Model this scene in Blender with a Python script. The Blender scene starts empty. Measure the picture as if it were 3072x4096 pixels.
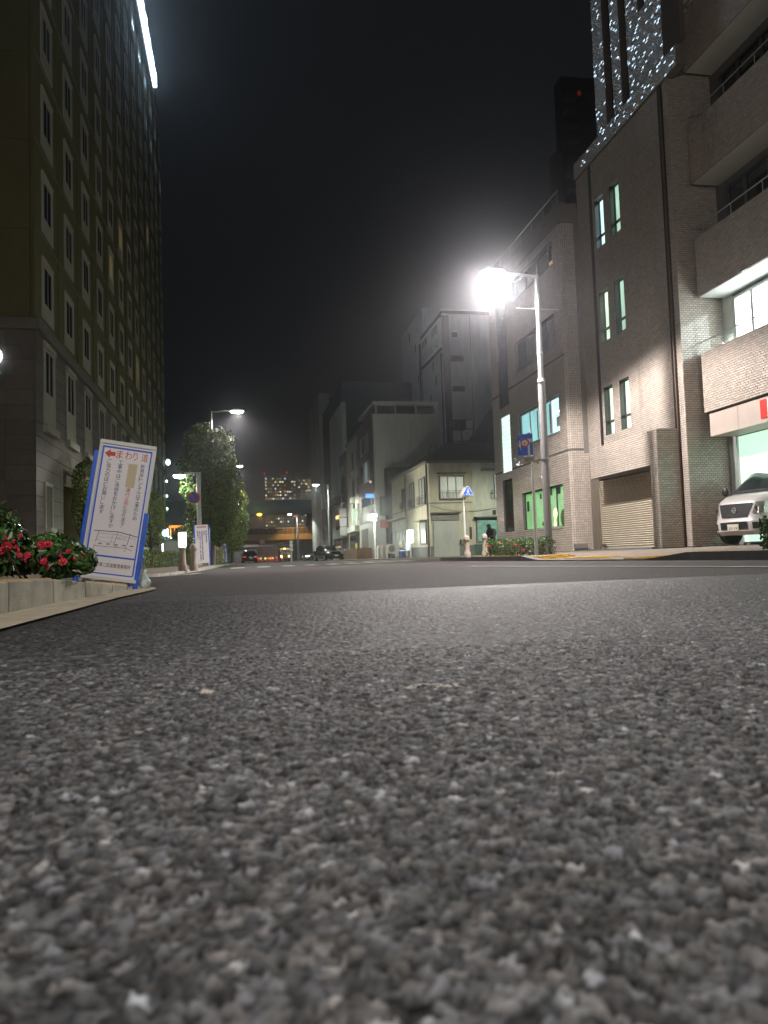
import bpy, bmesh, math, random
import numpy as np
from mathutils import Vector, Matrix
R = math.radians
random.seed(7); rng = np.random.default_rng(11)
S = bpy.context.scene
C = S.collection

# ------------------------------------------------------------------ camera, sky, exposure
def make_camera():
    yaw, pit, rol = R(-10.87), R(3.41), R(1.9)
    F = Vector((math.sin(-yaw) * math.cos(pit), math.cos(-yaw) * math.cos(pit), math.sin(pit)))
    r0 = F.cross(Vector((0, 0, 1))).normalized(); u0 = r0.cross(F)
    r = r0 * math.cos(rol) - u0 * math.sin(rol); u = u0 * math.cos(rol) + r0 * math.sin(rol)
    cd = bpy.data.cameras.new('camera'); co = bpy.data.objects.new('camera', cd); C.objects.link(co)
    m = Matrix((r, u, -F)).transposed().to_4x4(); m.translation = Vector((0, 0, .22)); co.matrix_world = m
    cd.sensor_fit = 'VERTICAL'; cd.sensor_height = 36; cd.sensor_width = 27; cd.lens = 3000 / 4096 * 36
    cd.clip_start = .02; cd.clip_end = 3000
    cd.dof.use_dof = True; cd.dof.focus_distance = 9.0; cd.dof.aperture_fstop = 7.0
    S.camera = co
make_camera()
W = bpy.data.worlds.new('World'); S.world = W; W.use_nodes = True
nt = W.node_tree; bg = nt.nodes['Background']
sky = nt.nodes.new('ShaderNodeTexSky'); sky.sky_type = 'NISHITA'; sky.sun_disc = False
sky.sun_elevation = R(3); sky.sun_rotation = R(200); sky.air_density = 1; sky.dust_density = 3
mixc = nt.nodes.new('ShaderNodeMixRGB'); mixc.inputs[0].default_value = .004
mixc.inputs[1].default_value = (.115, .125, .140, 1)      # the even glow of city light on a low cloud deck
nt.links.new(sky.outputs[0], mixc.inputs[2]); nt.links.new(mixc.outputs[0], bg.inputs[0])
bg.inputs[1].default_value = .06
S.view_settings.view_transform = 'Standard'; S.view_settings.look = 'None'
S.view_settings.gamma = 1; S.view_settings.exposure = 0; S.view_settings.use_curve_mapping = False
S.cycles.use_denoising = True
S.cycles.max_bounces = 6; S.cycles.diffuse_bounces = 3; S.cycles.glossy_bounces = 3; S.cycles.transmission_bounces = 4
S.cycles.volume_bounces = 0; S.cycles.sample_clamp_indirect = 3.0; S.cycles.sample_clamp_direct = 0
S.cycles.caustics_reflective = False; S.cycles.caustics_refractive = False
S.cycles.use_light_tree = True
HAZE = True

# ------------------------------------------------------------------ materials
def M(name, col, rough=.7, metal=0, var=.18, scale=2.5, bump=0, bscale=30, streak=1., emit=None, es=0, spec=.5, tint=None, rnd=0, coat=0):
    m = bpy.data.materials.new(name); m.use_nodes = True; t = m.node_tree; n = t.nodes; L = t.links
    b = n['Principled BSDF']; b.inputs['Roughness'].default_value = rough; b.inputs['Metallic'].default_value = metal
    b.inputs['Specular IOR Level'].default_value = spec; b.inputs['Coat Weight'].default_value = coat; b.inputs['Coat Roughness'].default_value = .025
    tc = n.new('ShaderNodeTexCoord'); mp = n.new('ShaderNodeMapping'); mp.inputs['Scale'].default_value = (1, 1, streak)
    L.new(tc.outputs['Object'], mp.inputs[0])
    nz = n.new('ShaderNodeTexNoise'); nz.inputs['Scale'].default_value = scale; nz.inputs['Detail'].default_value = 6; nz.inputs['Roughness'].default_value = .65
    L.new(mp.outputs[0], nz.inputs[0])
    mr = n.new('ShaderNodeMapRange'); mr.inputs[1].default_value = .3; mr.inputs[2].default_value = .7
    mr.inputs[3].default_value = 1 - var; mr.inputs[4].default_value = 1 + var; L.new(nz.outputs[0], mr.inputs[0])
    vm = n.new('ShaderNodeVectorMath'); vm.operation = 'SCALE'; vm.inputs[0].default_value = col[:3]; L.new(mr.outputs[0], vm.inputs[3])
    out = vm.outputs[0]
    if tint:
        at = n.new('ShaderNodeAttribute'); at.attribute_name = 'tint'
        v2 = n.new('ShaderNodeVectorMath'); v2.operation = 'MULTIPLY'; L.new(out, v2.inputs[0]); L.new(at.outputs['Color'], v2.inputs[1]); out = v2.outputs[0]
    if rnd:
        oi = n.new('ShaderNodeObjectInfo'); m3 = n.new('ShaderNodeMapRange'); m3.inputs[3].default_value = 1 - rnd; m3.inputs[4].default_value = 1 + rnd
        L.new(oi.outputs['Random'], m3.inputs[0]); v3 = n.new('ShaderNodeVectorMath'); v3.operation = 'SCALE'; L.new(out, v3.inputs[0]); L.new(m3.outputs[0], v3.inputs[3]); out = v3.outputs[0]
    L.new(out, b.inputs['Base Color'])
    rr = n.new('ShaderNodeMapRange'); rr.inputs[3].default_value = max(0, rough - .08); rr.inputs[4].default_value = min(1, rough + .08); L.new(nz.outputs[0], rr.inputs[0]); L.new(rr.outputs[0], b.inputs['Roughness'])
    if bump:
        nb = n.new('ShaderNodeTexNoise'); nb.inputs['Scale'].default_value = bscale; nb.inputs['Detail'].default_value = 4; L.new(tc.outputs['Object'], nb.inputs[0])
        bp = n.new('ShaderNodeBump'); bp.inputs['Strength'].default_value = bump; bp.inputs['Distance'].default_value = .01; L.new(nb.outputs[0], bp.inputs['Height']); L.new(bp.outputs[0], b.inputs['Normal'])
    if emit:
        b.inputs['Emission Color'].default_value = (*emit, 1); b.inputs['Emission Strength'].default_value = es
    return m
def lit(name, col, es, var=.25, scale=1.2, streak=1.):           # a window or lens that gives off light, unevenly
    m = M(name, (.3, .3, .3), .4, emit=col, es=es, scale=scale, streak=streak); t = m.node_tree; n = t.nodes; b = n['Principled BSDF']
    if var:
        nz = [x for x in n if x.type == 'TEX_NOISE'][0]; mr = n.new('ShaderNodeMapRange')
        mr.inputs[1].default_value = .3; mr.inputs[2].default_value = .7; mr.inputs[3].default_value = es * (1 - var); mr.inputs[4].default_value = es * (1 + var)
        t.links.new(nz.outputs[0], mr.inputs[0]); t.links.new(mr.outputs[0], b.inputs['Emission Strength'])
    return m
K = dict(
    tile=M('glazed_tile', (.47, .41, .355), .30, tint=1, var=.10, scale=.9, coat=1, streak=.22),
    joint=M('tile_joint', (.12, .11, .10), .9),
    conc=M('concrete', (.30, .29, .26), .85, bump=.3, streak=.3), concd=M('dark_concrete', (.13, .13, .125), .85, bump=.3, streak=.3),
    kerb=M('kerb_stone', (.42, .40, .33), .85, var=.38, scale=5, bump=.6, bscale=120, rnd=.1), yellow=M('yellow_paint', (.62, .36, .03), .6, var=.25, scale=14, bump=.4),
    gutter=M('gutter_concrete', (.44, .38, .28), .85, var=.25, scale=5, bump=.5, bscale=140),
    olive=M('olive_wall', (.135, .125, .055), .75, var=.12, streak=.4), granite=M('grey_granite', (.145, .128, .108), .6, var=.15, scale=6, rnd=.12, bump=.2, bscale=200),
    cream=M('cream_trim', (.40, .39, .33), .7, var=.12), mould=M('pale_moulding', (.17, .155, .135), .7),
    glass=M('dark_window_glass', (.012, .016, .017), .08, var=.3, spec=.8), black=M('black_trim', (.012, .012, .013), .5),
    pole=M('grey_lamp_pole_paint', (.24, .23, .23), .42, var=.12, scale=4, streak=.4), steel=M('painted_steel', (.42, .42, .40), .4, var=.1), alu=M('aluminium', (.45, .47, .46), .35, metal=.6, var=.08), dsteel=M('dark_steel', (.05, .05, .052), .45),
    white=M('white_paint', (.72, .72, .70), .5, var=.08), bluep=M('blue_paint', (.018, .12, .70), .45, var=.25, scale=9), red=M('red_paint', (.55, .02, .015), .45, var=.05),
    shutter=M('beige_shutter', (.42, .37, .29), .45, var=.1, streak=.3), shutter2=M('grey_shutter', (.34, .35, .33), .5, var=.12, streak=.3),
    render=M('cream_render', (.42, .40, .31), .85, var=.22, streak=.25, bump=.2), render2=M('pale_render', (.42, .43, .38), .85, var=.22, streak=.25, bump=.2),
    grey=M('grey_render', (.36, .39, .36), .85, var=.14, streak=.2), greyb=M('bluish_cladding', (.46, .54, .48), .6, var=.12, streak=.15), brown=M('brown_tile_wall', (.085, .07, .058), .6, var=.2), whitew=M('white_warehouse_wall', (.66, .68, .68), .8, var=.15, streak=.2),
    roof=M('brown_roof', (.03, .022, .018), .8), fascia=M('fascia_panel', (.38, .32, .28), .5, var=.06), soffit=M('white_soffit', (.62, .64, .60), .7, var=.05),
    pave=M('reddish_paving', (.115, .072, .05), .85, var=.35, scale=7, bump=.6, bscale=60, rnd=.12), apron=M('pale_pavement', (.17, .14, .11), .85, var=.25, scale=3, bump=.4, bscale=50),
    marking=M('worn_white_marking', (.52, .52, .50), .7, var=.3, scale=18, bump=.5, bscale=200),
    leaf=M('glossy_leaf', (.05, .125, .03), .32, var=.4, scale=8, tint=1, spec=.55), tleaf=M('tree_leaf', (.075, .13, .02), .65, var=.4, scale=2, tint=1), bark=M('bark', (.07, .05, .035), .9, bump=.6),
    petal=M('red_petal', (.60, .012, .065), .5, var=.3, scale=30), gold=M('yellow_stamen', (.6, .35, .05), .6), soil=M('soil', (.03, .022, .016), .95),
    silver=M('silver_car_paint', (.40, .38, .37), .42, metal=.15, var=.02, scale=.4, coat=.8), blackcar=M('black_car_paint', (.008, .009, .012), .12, var=.1, coat=1, spec=.7), greycar=M('pale_car_paint', (.35, .4, .42), .25, metal=.3, coat=.5),
    rubber=M('rubber', (.012, .012, .012), .8), chrome=M('chrome', (.75, .75, .75), .12, metal=1, var=.02), lens=M('clear_lens', (.45, .43, .42), .08, metal=.6, var=.35, scale=40), amber=M('amber_lens', (.6, .16, .01), .2, var=.1), cloth=M('black_cloth', (.006, .006, .008), .9), skin=M('skin', (.4, .24, .17), .6), navy=M('navy_cloth', (.012, .02, .08), .8),
    bag=M('white_plastic_bag', (.6, .68, .62), .35, var=.25, scale=12, bump=.5, bscale=25), plate=M('number_plate', (.55, .52, .40), .5, var=.05), ink=M('blue_ink', (.03, .04, .16), .6, var=.1), inkr=M('red_ink', (.60, .035, .02), .5, var=.05), inkb=M('black_ink', (.02, .022, .025), .6, var=.1), ivory=M('ivory_patch', (.62, .53, .36), .6, var=.06), board=M('sign_board', (.84, .80, .83), .45, var=.05), inkp=M('pale_red_ink', (.62, .30, .26), .6), bollard=M('bollard_stone', (.42, .34, .28), .75, var=.2, scale=10), hway=M('highway_steel_blue', (.08, .30, .50), .55, var=.12), tan=M('tan_concrete', (.38, .27, .12), .8),
    L_main=lit('street_lamp_lens', (1, .97, 1), 130, 0), L_cool=lit('cool_lamp_lens', (.92, 1, .97), 60, 0), L_far=lit('far_lamp_lens', (1, .98, .94), 70, 0), L_sign=lit('roof_sign_letters', (.60, .82, 1), 13, 0),
    L_warm=lit('warm_lamp_lens', (1, .72, .34), 22, 0), L_warmwin=lit('warm_window', (.9, .66, .2), .10, .6, 3), L_cyan=lit('cyan_lit_window', (.38, .85, .86), .8, .35, 1.3, .5), L_cyan2=lit('bright_cyan_window', (.62, .93, 1), 1.5, .4, 1.3, .4), L_green=lit('green_lit_window', (.10, .50, .09), .85, .3, 1.1), L_block=lit('lit_glass_block', (.66, 1, .78), 1.3, .4, 1.2),
    L_slit=lit('slit_window_light', (.72, 1, .70), 1.25, .3, 1), L_slitc=lit('cool_slit_window', (.60, .92, .95), 1.4, .3, 1), L_slitd=lit('dim_slit_window', (.5, .8, .62), .9, .3, 1), L_office=lit('office_window_light', (.90, 1, .97), 7.5, .05), L_shop=lit('ground_floor_light', (.56, .88, .66), 1.25, .12, .8), L_shopsign=lit('white_shop_sign_light', (.93, 1, .99), 5, 0), L_logo=lit('blue_white_letter_light', (.82, .92, 1), 3.2, 0),
    L_red=lit('red_beacon', (1, .03, .08), 3, 0), L_tail=lit('tail_light', (1, .05, .03), .6, 0), L_head=lit('headlight_glow', (1, .95, .85), 6, 0), L_orange=lit('orange_neon', (1, .32, .02), 1.6, .5, 4), L_yel=lit('yellow_green_neon', (.82, 1, .15), 1.6, .5, 4), L_pink=lit('pink_white_neon', (.95, .72, 1), 1.4, .5, 4), L_teal=lit('teal_neon', (.1, .75, .7), .7, .5, 4), L_blue=lit('blue_marker', (.08, .15, 1), 1.5, 0),
    L_w1=lit('warm_tower_window', (1, .72, .32), 3.2, 0), L_w2=lit('yellow_tower_window', (.95, .85, .55), 5, 0), L_w3=lit('cool_tower_window', (.7, .92, 1), 4, 0), L_w4=lit('dim_tower_window', (.8, .55, .25), 1.2, 0), L_bulb=lit('window_bulb_light', (1, .95, .55), 3, 0))

# ------------------------------------------------------------------ mesh helpers
class MB:
    def __init__(s): s.v = []; s.f = []
    def add(s, vs, fs):
        k = len(s.v); s.v += [tuple(map(float, p)) for p in vs]; s.f += [tuple(i + k for i in f) for f in fs]; return s
    def box(s, x0, x1, y0, y1, z0, z1):
        return s.add([(x0, y0, z0), (x1, y0, z0), (x1, y1, z0), (x0, y1, z0), (x0, y0, z1), (x1, y0, z1), (x1, y1, z1), (x0, y1, z1)],
                     [(0, 3, 2, 1), (4, 5, 6, 7), (0, 1, 5, 4), (1, 2, 6, 5), (2, 3, 7, 6), (3, 0, 4, 7)])
    def prism(s, poly, z0, z1):
        n = len(poly); z0 = z0 if isinstance(z0, (list, tuple)) else [z0] * n; z1 = z1 if isinstance(z1, (list, tuple)) else [z1] * n
        return s.add([(p[0], p[1], z0[i]) for i, p in enumerate(poly)] + [(p[0], p[1], z1[i]) for i, p in enumerate(poly)],
                     [tuple(range(n - 1, -1, -1)), tuple(range(n, 2 * n))] + [(i, (i + 1) % n, n + (i + 1) % n, n + i) for i in range(n)])
    def tube(s, p0, p1, r0, r1=None, n=12):
        r1 = r0 if r1 is None else r1; p0 = Vector(p0); p1 = Vector(p1); d = (p1 - p0).normalized()
        a = d.orthogonal().normalized(); b = d.cross(a); vs = []
        for p, r in ((p0, r0), (p1, r1)):
            for i in range(n):
                t = 2 * math.pi * i / n; vs.append(p + a * (r * math.cos(t)) + b * (r * math.sin(t)))
        return s.add(vs, [(i, (i + 1) % n, n + (i + 1) % n, n + i) for i in range(n)] + [tuple(range(n - 1, -1, -1)), tuple(range(n, 2 * n))])
    def lathe(s, prof, c=(0, 0, 0), n=20):
        vs = []
        for r, z in prof:
            for i in range(n):
                t = 2 * math.pi * i / n; vs.append((c[0] + r * math.cos(t), c[1] + r * math.sin(t), c[2] + z))
        fs = [(j * n + i, j * n + (i + 1) % n, (j + 1) * n + (i + 1) % n, (j + 1) * n + i) for j in range(len(prof) - 1) for i in range(n)]
        return s.add(vs, fs + [tuple(range(n - 1, -1, -1)), tuple((len(prof) - 1) * n + i for i in range(n))])
    def ell(s, c, rx, ry, rz, n=16, m=8, lo=-1., hi=1.):
        vs = []
        for j in range(m + 1):
            ph = math.asin(lo) + (math.asin(hi) - math.asin(lo)) * j / m
            for i in range(n):
                t = 2 * math.pi * i / n; vs.append((c[0] + rx * math.cos(ph) * math.cos(t), c[1] + ry * math.cos(ph) * math.sin(t), c[2] + rz * math.sin(ph)))
        return s.add(vs, [(j * n + i, j * n + (i + 1) % n, (j + 1) * n + (i + 1) % n, (j + 1) * n + i) for j in range(m) for i in range(n)] + [tuple(range(n - 1, -1, -1)), tuple(m * n + i for i in range(n))])
    def path(s, pts, r, n=8):
        for a, b in zip(pts[:-1], pts[1:]): s.tube(a, b, r, r, n)
        return s
LOCAL = set()
def shift_of(p):
    v = Vector((0, 0, 0)); q = p
    while q:
        if q.name in LOCAL: return Vector((0, 0, 0))
        v += q.location; q = q.parent
    return v
def mesh(name, mb, mat, off=Vector((0, 0, 0)), smooth=False):
    me = bpy.data.meshes.new(name); me.from_pydata([(p[0] - off.x, p[1] - off.y, p[2] - off.z) for p in mb.v], [], mb.f)
    me.materials.append(mat)
    if smooth:
        me.shade_smooth()
        try: me.set_sharp_from_angle(angle=R(38))
        except Exception: pass
    me.update(); return me
def tag(o, label=None, cat=None, group=None, kind=None):
    if label: o['label'] = label
    if cat: o['category'] = cat
    if group: o['group'] = group
    if kind: o['kind'] = kind
    return o
def thing(name, label, cat, loc, group=None, rz=0, local=False):
    o = bpy.data.objects.new(name, None); C.objects.link(o); o.location = loc; o.rotation_euler = (0, 0, rz); o.empty_display_size = .2
    if local or rz: LOCAL.add(o.name)
    return tag(o, label, cat, group)
def part(name, mb, mat, parent, label=None, smooth=False, kind=None, bevel=0):
    o = bpy.data.objects.new(name, mesh(name, mb, mat, shift_of(parent), smooth)); C.objects.link(o); o.parent = parent
    if parent.name in LOCAL: LOCAL.add(o.name)
    if bevel:
        b = o.modifiers.new('bevel', 'BEVEL'); b.width = bevel; b.segments = 2; b.limit_method = 'ANGLE'
    return tag(o, label, None, None, kind)
def single(name, mb, mat, label=None, cat=None, group=None, kind=None, smooth=False):
    a = np.array(mb.v); off = Vector(((a[:, 0].min() + a[:, 0].max()) / 2, (a[:, 1].min() + a[:, 1].max()) / 2, a[:, 2].min()))
    o = bpy.data.objects.new(name, mesh(name, mb, mat, off, smooth)); C.objects.link(o); o.location = off
    return tag(o, label, cat, group, kind)
def dup(o, parent=None, loc=None, rz=None, label=None):
    c = o.copy(); C.objects.link(c)
    if parent: c.parent = parent
    if loc is not None: c.location = loc
    if rz is not None: c.rotation_euler = (0, 0, rz)
    if label: c['label'] = label
    for ch in [x for x in o.children]: dup(ch, c)
    return c
def inst(name, me, parent, loc, rot=(0, 0, 0)):
    o = bpy.data.objects.new(name, me); C.objects.link(o); o.parent = parent; o.location = Vector(loc) - shift_of(parent); o.rotation_euler = rot; return o
def arr_mesh(name, V, F, mat, tint=None, smooth=False):          # V (n,3), F (m,4) arrays
    me = bpy.data.meshes.new(name); me.vertices.add(len(V)); me.vertices.foreach_set('co', np.ascontiguousarray(V, 'f').ravel())
    k = F.shape[1]; me.loops.add(F.size); me.loops.foreach_set('vertex_index', np.ascontiguousarray(F, 'i').ravel())
    me.polygons.add(len(F)); me.polygons.foreach_set('loop_start', np.arange(0, F.size, k, dtype='i')); me.polygons.foreach_set('loop_total', np.full(len(F), k, 'i'))
    me.polygons.foreach_set('use_smooth', np.full(len(F), bool(smooth)))
    me.materials.append(mat); me.update(calc_edges=True)
    if tint is not None:
        at = me.color_attributes.new('tint', 'FLOAT_COLOR', 'POINT'); at.data.foreach_set('color', np.ascontiguousarray(tint, 'f').ravel())
    return me

# text, made into flat meshes before the scene is heavy
TXT = {}
def text_mesh(s, mat, size=1., depth=.004, align='LEFT'):
    cu = bpy.data.curves.new('lettering', 'FONT'); cu.body = s; cu.size = size; cu.extrude = depth; cu.resolution_u = 3; cu.align_x = align
    o = bpy.data.objects.new('lettering', cu); C.objects.link(o); dg = bpy.context.evaluated_depsgraph_get()
    me = bpy.data.meshes.new_from_object(o.evaluated_get(dg)); bpy.data.objects.remove(o); bpy.data.curves.remove(cu)
    me.materials.clear(); me.materials.append(mat); return me
def text_part(name, s, mat, parent, M4, size, depth=.004, align='LEFT', fit=None):
    """M4 places the lettering (x right, y up, z out of the surface) in the parent's own coordinates"""
    me = text_mesh(s, mat, size, depth, align)
    if fit and len(me.vertices):
        a = np.array([v.co[:] for v in me.vertices]); mn, mx = a.min(0), a.max(0)
        sx = fit[0] / max(mx[0] - mn[0], 1e-4); sy = fit[1] / max(mx[1] - mn[1], 1e-4)
        for v in me.vertices: v.co.x = (v.co.x - mn[0]) * sx; v.co.y = (v.co.y - mn[1]) * sy
    o = bpy.data.objects.new(name, me); C.objects.link(o); o.parent = parent; o.matrix_local = M4; return o

# ------------------------------------------------------------------ ground, road, asphalt grain
def road_material():
    m = M('asphalt', (.066, .061, .060), .75, var=.12, scale=.5, spec=.15); t = m.node_tree; n = t.nodes; L = t.links; b = n['Principled BSDF']
    tc = [x for x in n if x.type == 'TEX_COORD'][0]; src = b.inputs['Base Color'].links[0].from_socket
    v = n.new('ShaderNodeTexVoronoi'); v.inputs['Scale'].default_value = 118; v.voronoi_dimensions = '2D'; L.new(tc.outputs['Object'], v.inputs['Vector'])
    sep = n.new('ShaderNodeSeparateColor'); L.new(v.outputs['Color'], sep.inputs[0])
    cr = n.new('ShaderNodeValToRGB'); e = cr.color_ramp.elements; e[0].position = 0; e[0].color = (.45, .43, .45, 1); e[1].position = 1; e[1].color = (4.4, 4.2, 3.8, 1)
    for p, c in ((.4, (.8, .76, .74, 1)), (.8, (1.3, 1.22, 1.15, 1)), (.95, (2.2, 2.1, 2.0, 1))): q = cr.color_ramp.elements.new(p); q.color = c
    L.new(sep.outputs[0], cr.inputs[0]); mu = n.new('ShaderNodeVectorMath'); mu.operation = 'MULTIPLY'; L.new(src, mu.inputs[0]); L.new(cr.outputs[0], mu.inputs[1])
    L.new(mu.outputs[0], b.inputs['Base Color'])
    v2 = n.new('ShaderNodeTexVoronoi'); v2.feature = 'DISTANCE_TO_EDGE'; v2.voronoi_dimensions = '2D'; v2.inputs['Scale'].default_value = 118; L.new(tc.outputs['Object'], v2.inputs['Vector'])
    bp = n.new('ShaderNodeBump'); bp.inputs['Strength'].default_value = .45; bp.inputs['Distance'].default_value = .006; L.new(v2.outputs[0], bp.inputs['Height']); L.new(bp.outputs[0], b.inputs['Normal'])
    return m
road_mat = road_material()
single('ground', MB().box(-700, 900, -300, 1200, -.5, -.02), K['concd'], 'dark ground reaching to the horizon under the city', kind='structure')
single('road', MB().add([(-60, -60, 0), (60, -60, 0), (60, 400, 0), (-60, 400, 0)], [(0, 1, 2, 3)]), road_mat, 'coarse grey asphalt road running to the crossing', kind='structure')

def stone_field(P, c, seed):
    r = np.random.default_rng(seed); N = 997; J = r.random((N, N, 2)) * .9 + .05; ids = r.random((N, N, 6))
    g = P / c; gi = np.floor(g).astype(int); F1 = np.full(len(P), 9.); F2 = np.full(len(P), 9.); I = np.zeros((len(P), 6)); D = np.zeros((len(P), 2))
    for dx in (-1, 0, 1):
        for dy in (-1, 0, 1):
            cx = gi[:, 0] + dx; cy = gi[:, 1] + dy; j = J[cx % N, cy % N]
            d = np.stack([cx + j[:, 0] - g[:, 0], cy + j[:, 1] - g[:, 1]], 1); k = (1 + .7 * (ids[cx % N, cy % N, 4] - .5))
            q = np.hypot(d[:, 0], d[:, 1]) * k; n1 = q < F1
            F2 = np.where(n1, F1, np.minimum(F2, q)); F1 = np.where(n1, q, F1); I[n1] = ids[cx[n1] % N, cy[n1] % N]; D[n1] = d[n1]
    return F1, F2, I, D
def grain(x0, x1, y0, y1, st, name, fade=None):
    nx = int((x1 - x0) / st); ny = int((y1 - y0) / st); xs = np.linspace(x0, x1, nx); ys = np.linspace(y0, y1, ny)
    X, Y = np.meshgrid(xs, ys); P = np.stack([X.ravel(), Y.ravel()], 1) + rng.normal(0, st * .12, (nx * ny, 2))
    q = P * 1.; w1 = .0016 * np.stack([np.sin(P[:, 1] * 640 + 3 * np.sin(P[:, 0] * 310)) + .8 * np.sin(P[:, 0] * 905 + P[:, 1] * 410), np.sin(P[:, 0] * 590 + 3 * np.sin(P[:, 1] * 280)) + .8 * np.sin(P[:, 1] * 870 - P[:, 0] * 380)], 1)
    F1, F2, I, D = stone_field(q + w1 + 50, .0094, 3); e = np.clip((F2 - F1) / .30, 0, 1); e = e * e * (3 - 2 * e)
    f1, f2, J, _ = stone_field(q - w1 + 20, .0046, 9); e2 = np.clip((f2 - f1) / .5, 0, 1)
    h = e * (.0022 + .0048 * I[:, 0] ** 1.2) + e2 * .0008 * J[:, 0] + e * (D[:, 0] * (I[:, 1] - .5) + D[:, 1] * (I[:, 2] - .5)) * .0045
    lone = I[:, 3] < .22; h = np.where(lone, h * .3 + e2 * .0016 * J[:, 1], h)                        # lost stones leave pits
    low = np.sin(P[:, 0] * 9 + 2 * np.sin(P[:, 1] * 5)) * .0009
    z = .002 + h * (np.interp(P[:, 1], [0, .7, 1.72], [.95, .85, .5]) if y0 < 1 else np.interp(P[:, 1], [1.72, 4.9], [.62, .45])) + low * .6
    if fade: z = .002 + (z - .002) * np.clip((fade - P[:, 1]) / .6, 0.15, 1)
    z = np.where(P[:, 0] < -.80 + .014 * np.sin(P[:, 1] * 3) + .02 * (P[:, 1] - 3), .001, z)
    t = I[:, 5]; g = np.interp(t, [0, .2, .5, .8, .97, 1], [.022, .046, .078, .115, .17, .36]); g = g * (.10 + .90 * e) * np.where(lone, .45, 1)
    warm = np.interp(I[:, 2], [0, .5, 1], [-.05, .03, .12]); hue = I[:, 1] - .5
    g = g * (1.85 if y0 < 1 else np.interp(P[:, 1], [1.72, 2.2, 3.2, 4.9], [1.65, 1.12, .74, .54]))      # stone colour darkened with distance, replacing self-shadow the coarser mesh loses
    col = np.stack([g * (1 + warm), g * (1 + .25 * warm + .04 * hue), g * (1.06 - .62 * warm), np.ones(len(g))], 1)
    wl = (np.abs(P[:, 1] - 1.22 - .015 * np.sin(P[:, 0] * 70)) < .010) & (P[:, 0] > .26) & (P[:, 0] < .35) & (e > .3)       # a scrap of old line paint
    wl |= (np.hypot(P[:, 0] - .565, (P[:, 1] - 1.02)) < .008); wl |= (np.hypot(P[:, 0] + .06, (P[:, 1] - 1.31) * .7) < .012)
    col[wl, :3] = (.62, .55, .5)
    i = np.arange(nx * ny).reshape(ny, nx); F = np.stack([i[:-1, :-1], i[:-1, 1:], i[1:, 1:], i[1:, :-1]], -1).reshape(-1, 4)
    me = arr_mesh(name, np.column_stack([P, z]), F, grain_mat, col, True)
    o = bpy.data.objects.new(name, me); C.objects.link(o); return o
grain_mat = M('asphalt_stones', (1, 1, 1), .55, var=.16, scale=160, tint=1, bump=.4, bscale=700, spec=.3)
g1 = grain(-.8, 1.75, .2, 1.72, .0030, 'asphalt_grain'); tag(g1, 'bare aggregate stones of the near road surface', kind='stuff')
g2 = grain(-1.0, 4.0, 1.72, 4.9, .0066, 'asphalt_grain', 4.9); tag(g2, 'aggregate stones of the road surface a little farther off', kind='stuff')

def strip(name, mat, pts, w, z=.008, **k):                         # painted line along pts
    vs, fs = [], []
    for i, p in enumerate(pts):
        a = Vector(pts[max(i - 1, 0)]); b = Vector(pts[min(i + 1, len(pts) - 1)]); d = (b - a).normalized(); nrm = Vector((-d.y, d.x))
        for s_ in (-.5, .5): q = Vector(p) + nrm * (w * s_); vs.append((q.x, q.y, z))
    fs = [(2 * i, 2 * i + 2, 2 * i + 3, 2 * i + 1) for i in range(len(pts) - 1)]
    return single(name, MB().add(vs, fs), mat, **k)
strip('edge_line', K['marking'], [(5.0, 4), (4.84, 6.3), (4.7, 7.4), (4.45, 9), (4.1, 10.9), (3.9, 12.6)], .15, .009, label='white edge line on the asphalt along the right side', kind='structure')
for i in range(9):                                                  # zebra crossing
    x = -.35 + i * .88; y = 25.5 + (x * .9 if x > 0 else 0) + .0
    single('crosswalk_stripe', MB().add([(x, y - 1.3, .008), (x + .45, y - 1.3 + .3, .008), (x + .45, y + 1.7, .008), (x, y + 1.4, .008)], [(0, 1, 2, 3)]), K['marking'],
           'worn white stripe of the zebra crossing in front of the parked cars', kind='structure')

# left pavement with its kerb, ramping down to the side street
def kh(y): return float(np.interp(y, [-20, 4.5, 7.2, 20], [.16, .16, .025, .02]))
kl = [(-1.22, -8), (-1.20, -5), (-1.17, -2), (-1.15, 0), (-1.14, 1.2), (-1.13, 2.2), (-1.12, 3.1), (-1.10, 3.9), (-1.08, 4.68), (-1.04, 5.4), (-.98, 6.1), (-.95, 6.6), (-1.0, 7.1), (-1.15, 7.5), (-1.45, 7.9), (-1.9, 8.2), (-2.6, 8.4), (-4, 8.5), (-6.9, 8.6)]
vs, fs = [], []
for x, y in kl: vs += [(x - .17, y - (.17 if y > 7.9 else 0), kh(y) + .002), (-7.2, min(y, 8.2), kh(min(y, 7)) + .04)]
fs = [(2 * i, 2 * i + 2, 2 * i + 3, 2 * i + 1) for i in range(len(kl) - 1)]
sw = single('sidewalk', MB().add([(a, b, c) for a, b, c in vs], fs), K['pave'], 'reddish brown pavement beside the hotel', kind='structure')
gv = []; 
for x, y in kl[:16]: gv += [(x + .29 - .02 * max(y - 4, 0), y - (0 if y < 7.3 else -.25 * (y - 7.3)), .0125), (x, y, .0125)]
single('gutter', MB().add(gv, [(2 * i, 2 * i + 2, 2 * i + 3, 2 * i + 1) for i in range(15)]), K['gutter'], 'pale concrete gutter along the left kerb', kind='structure')
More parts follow.
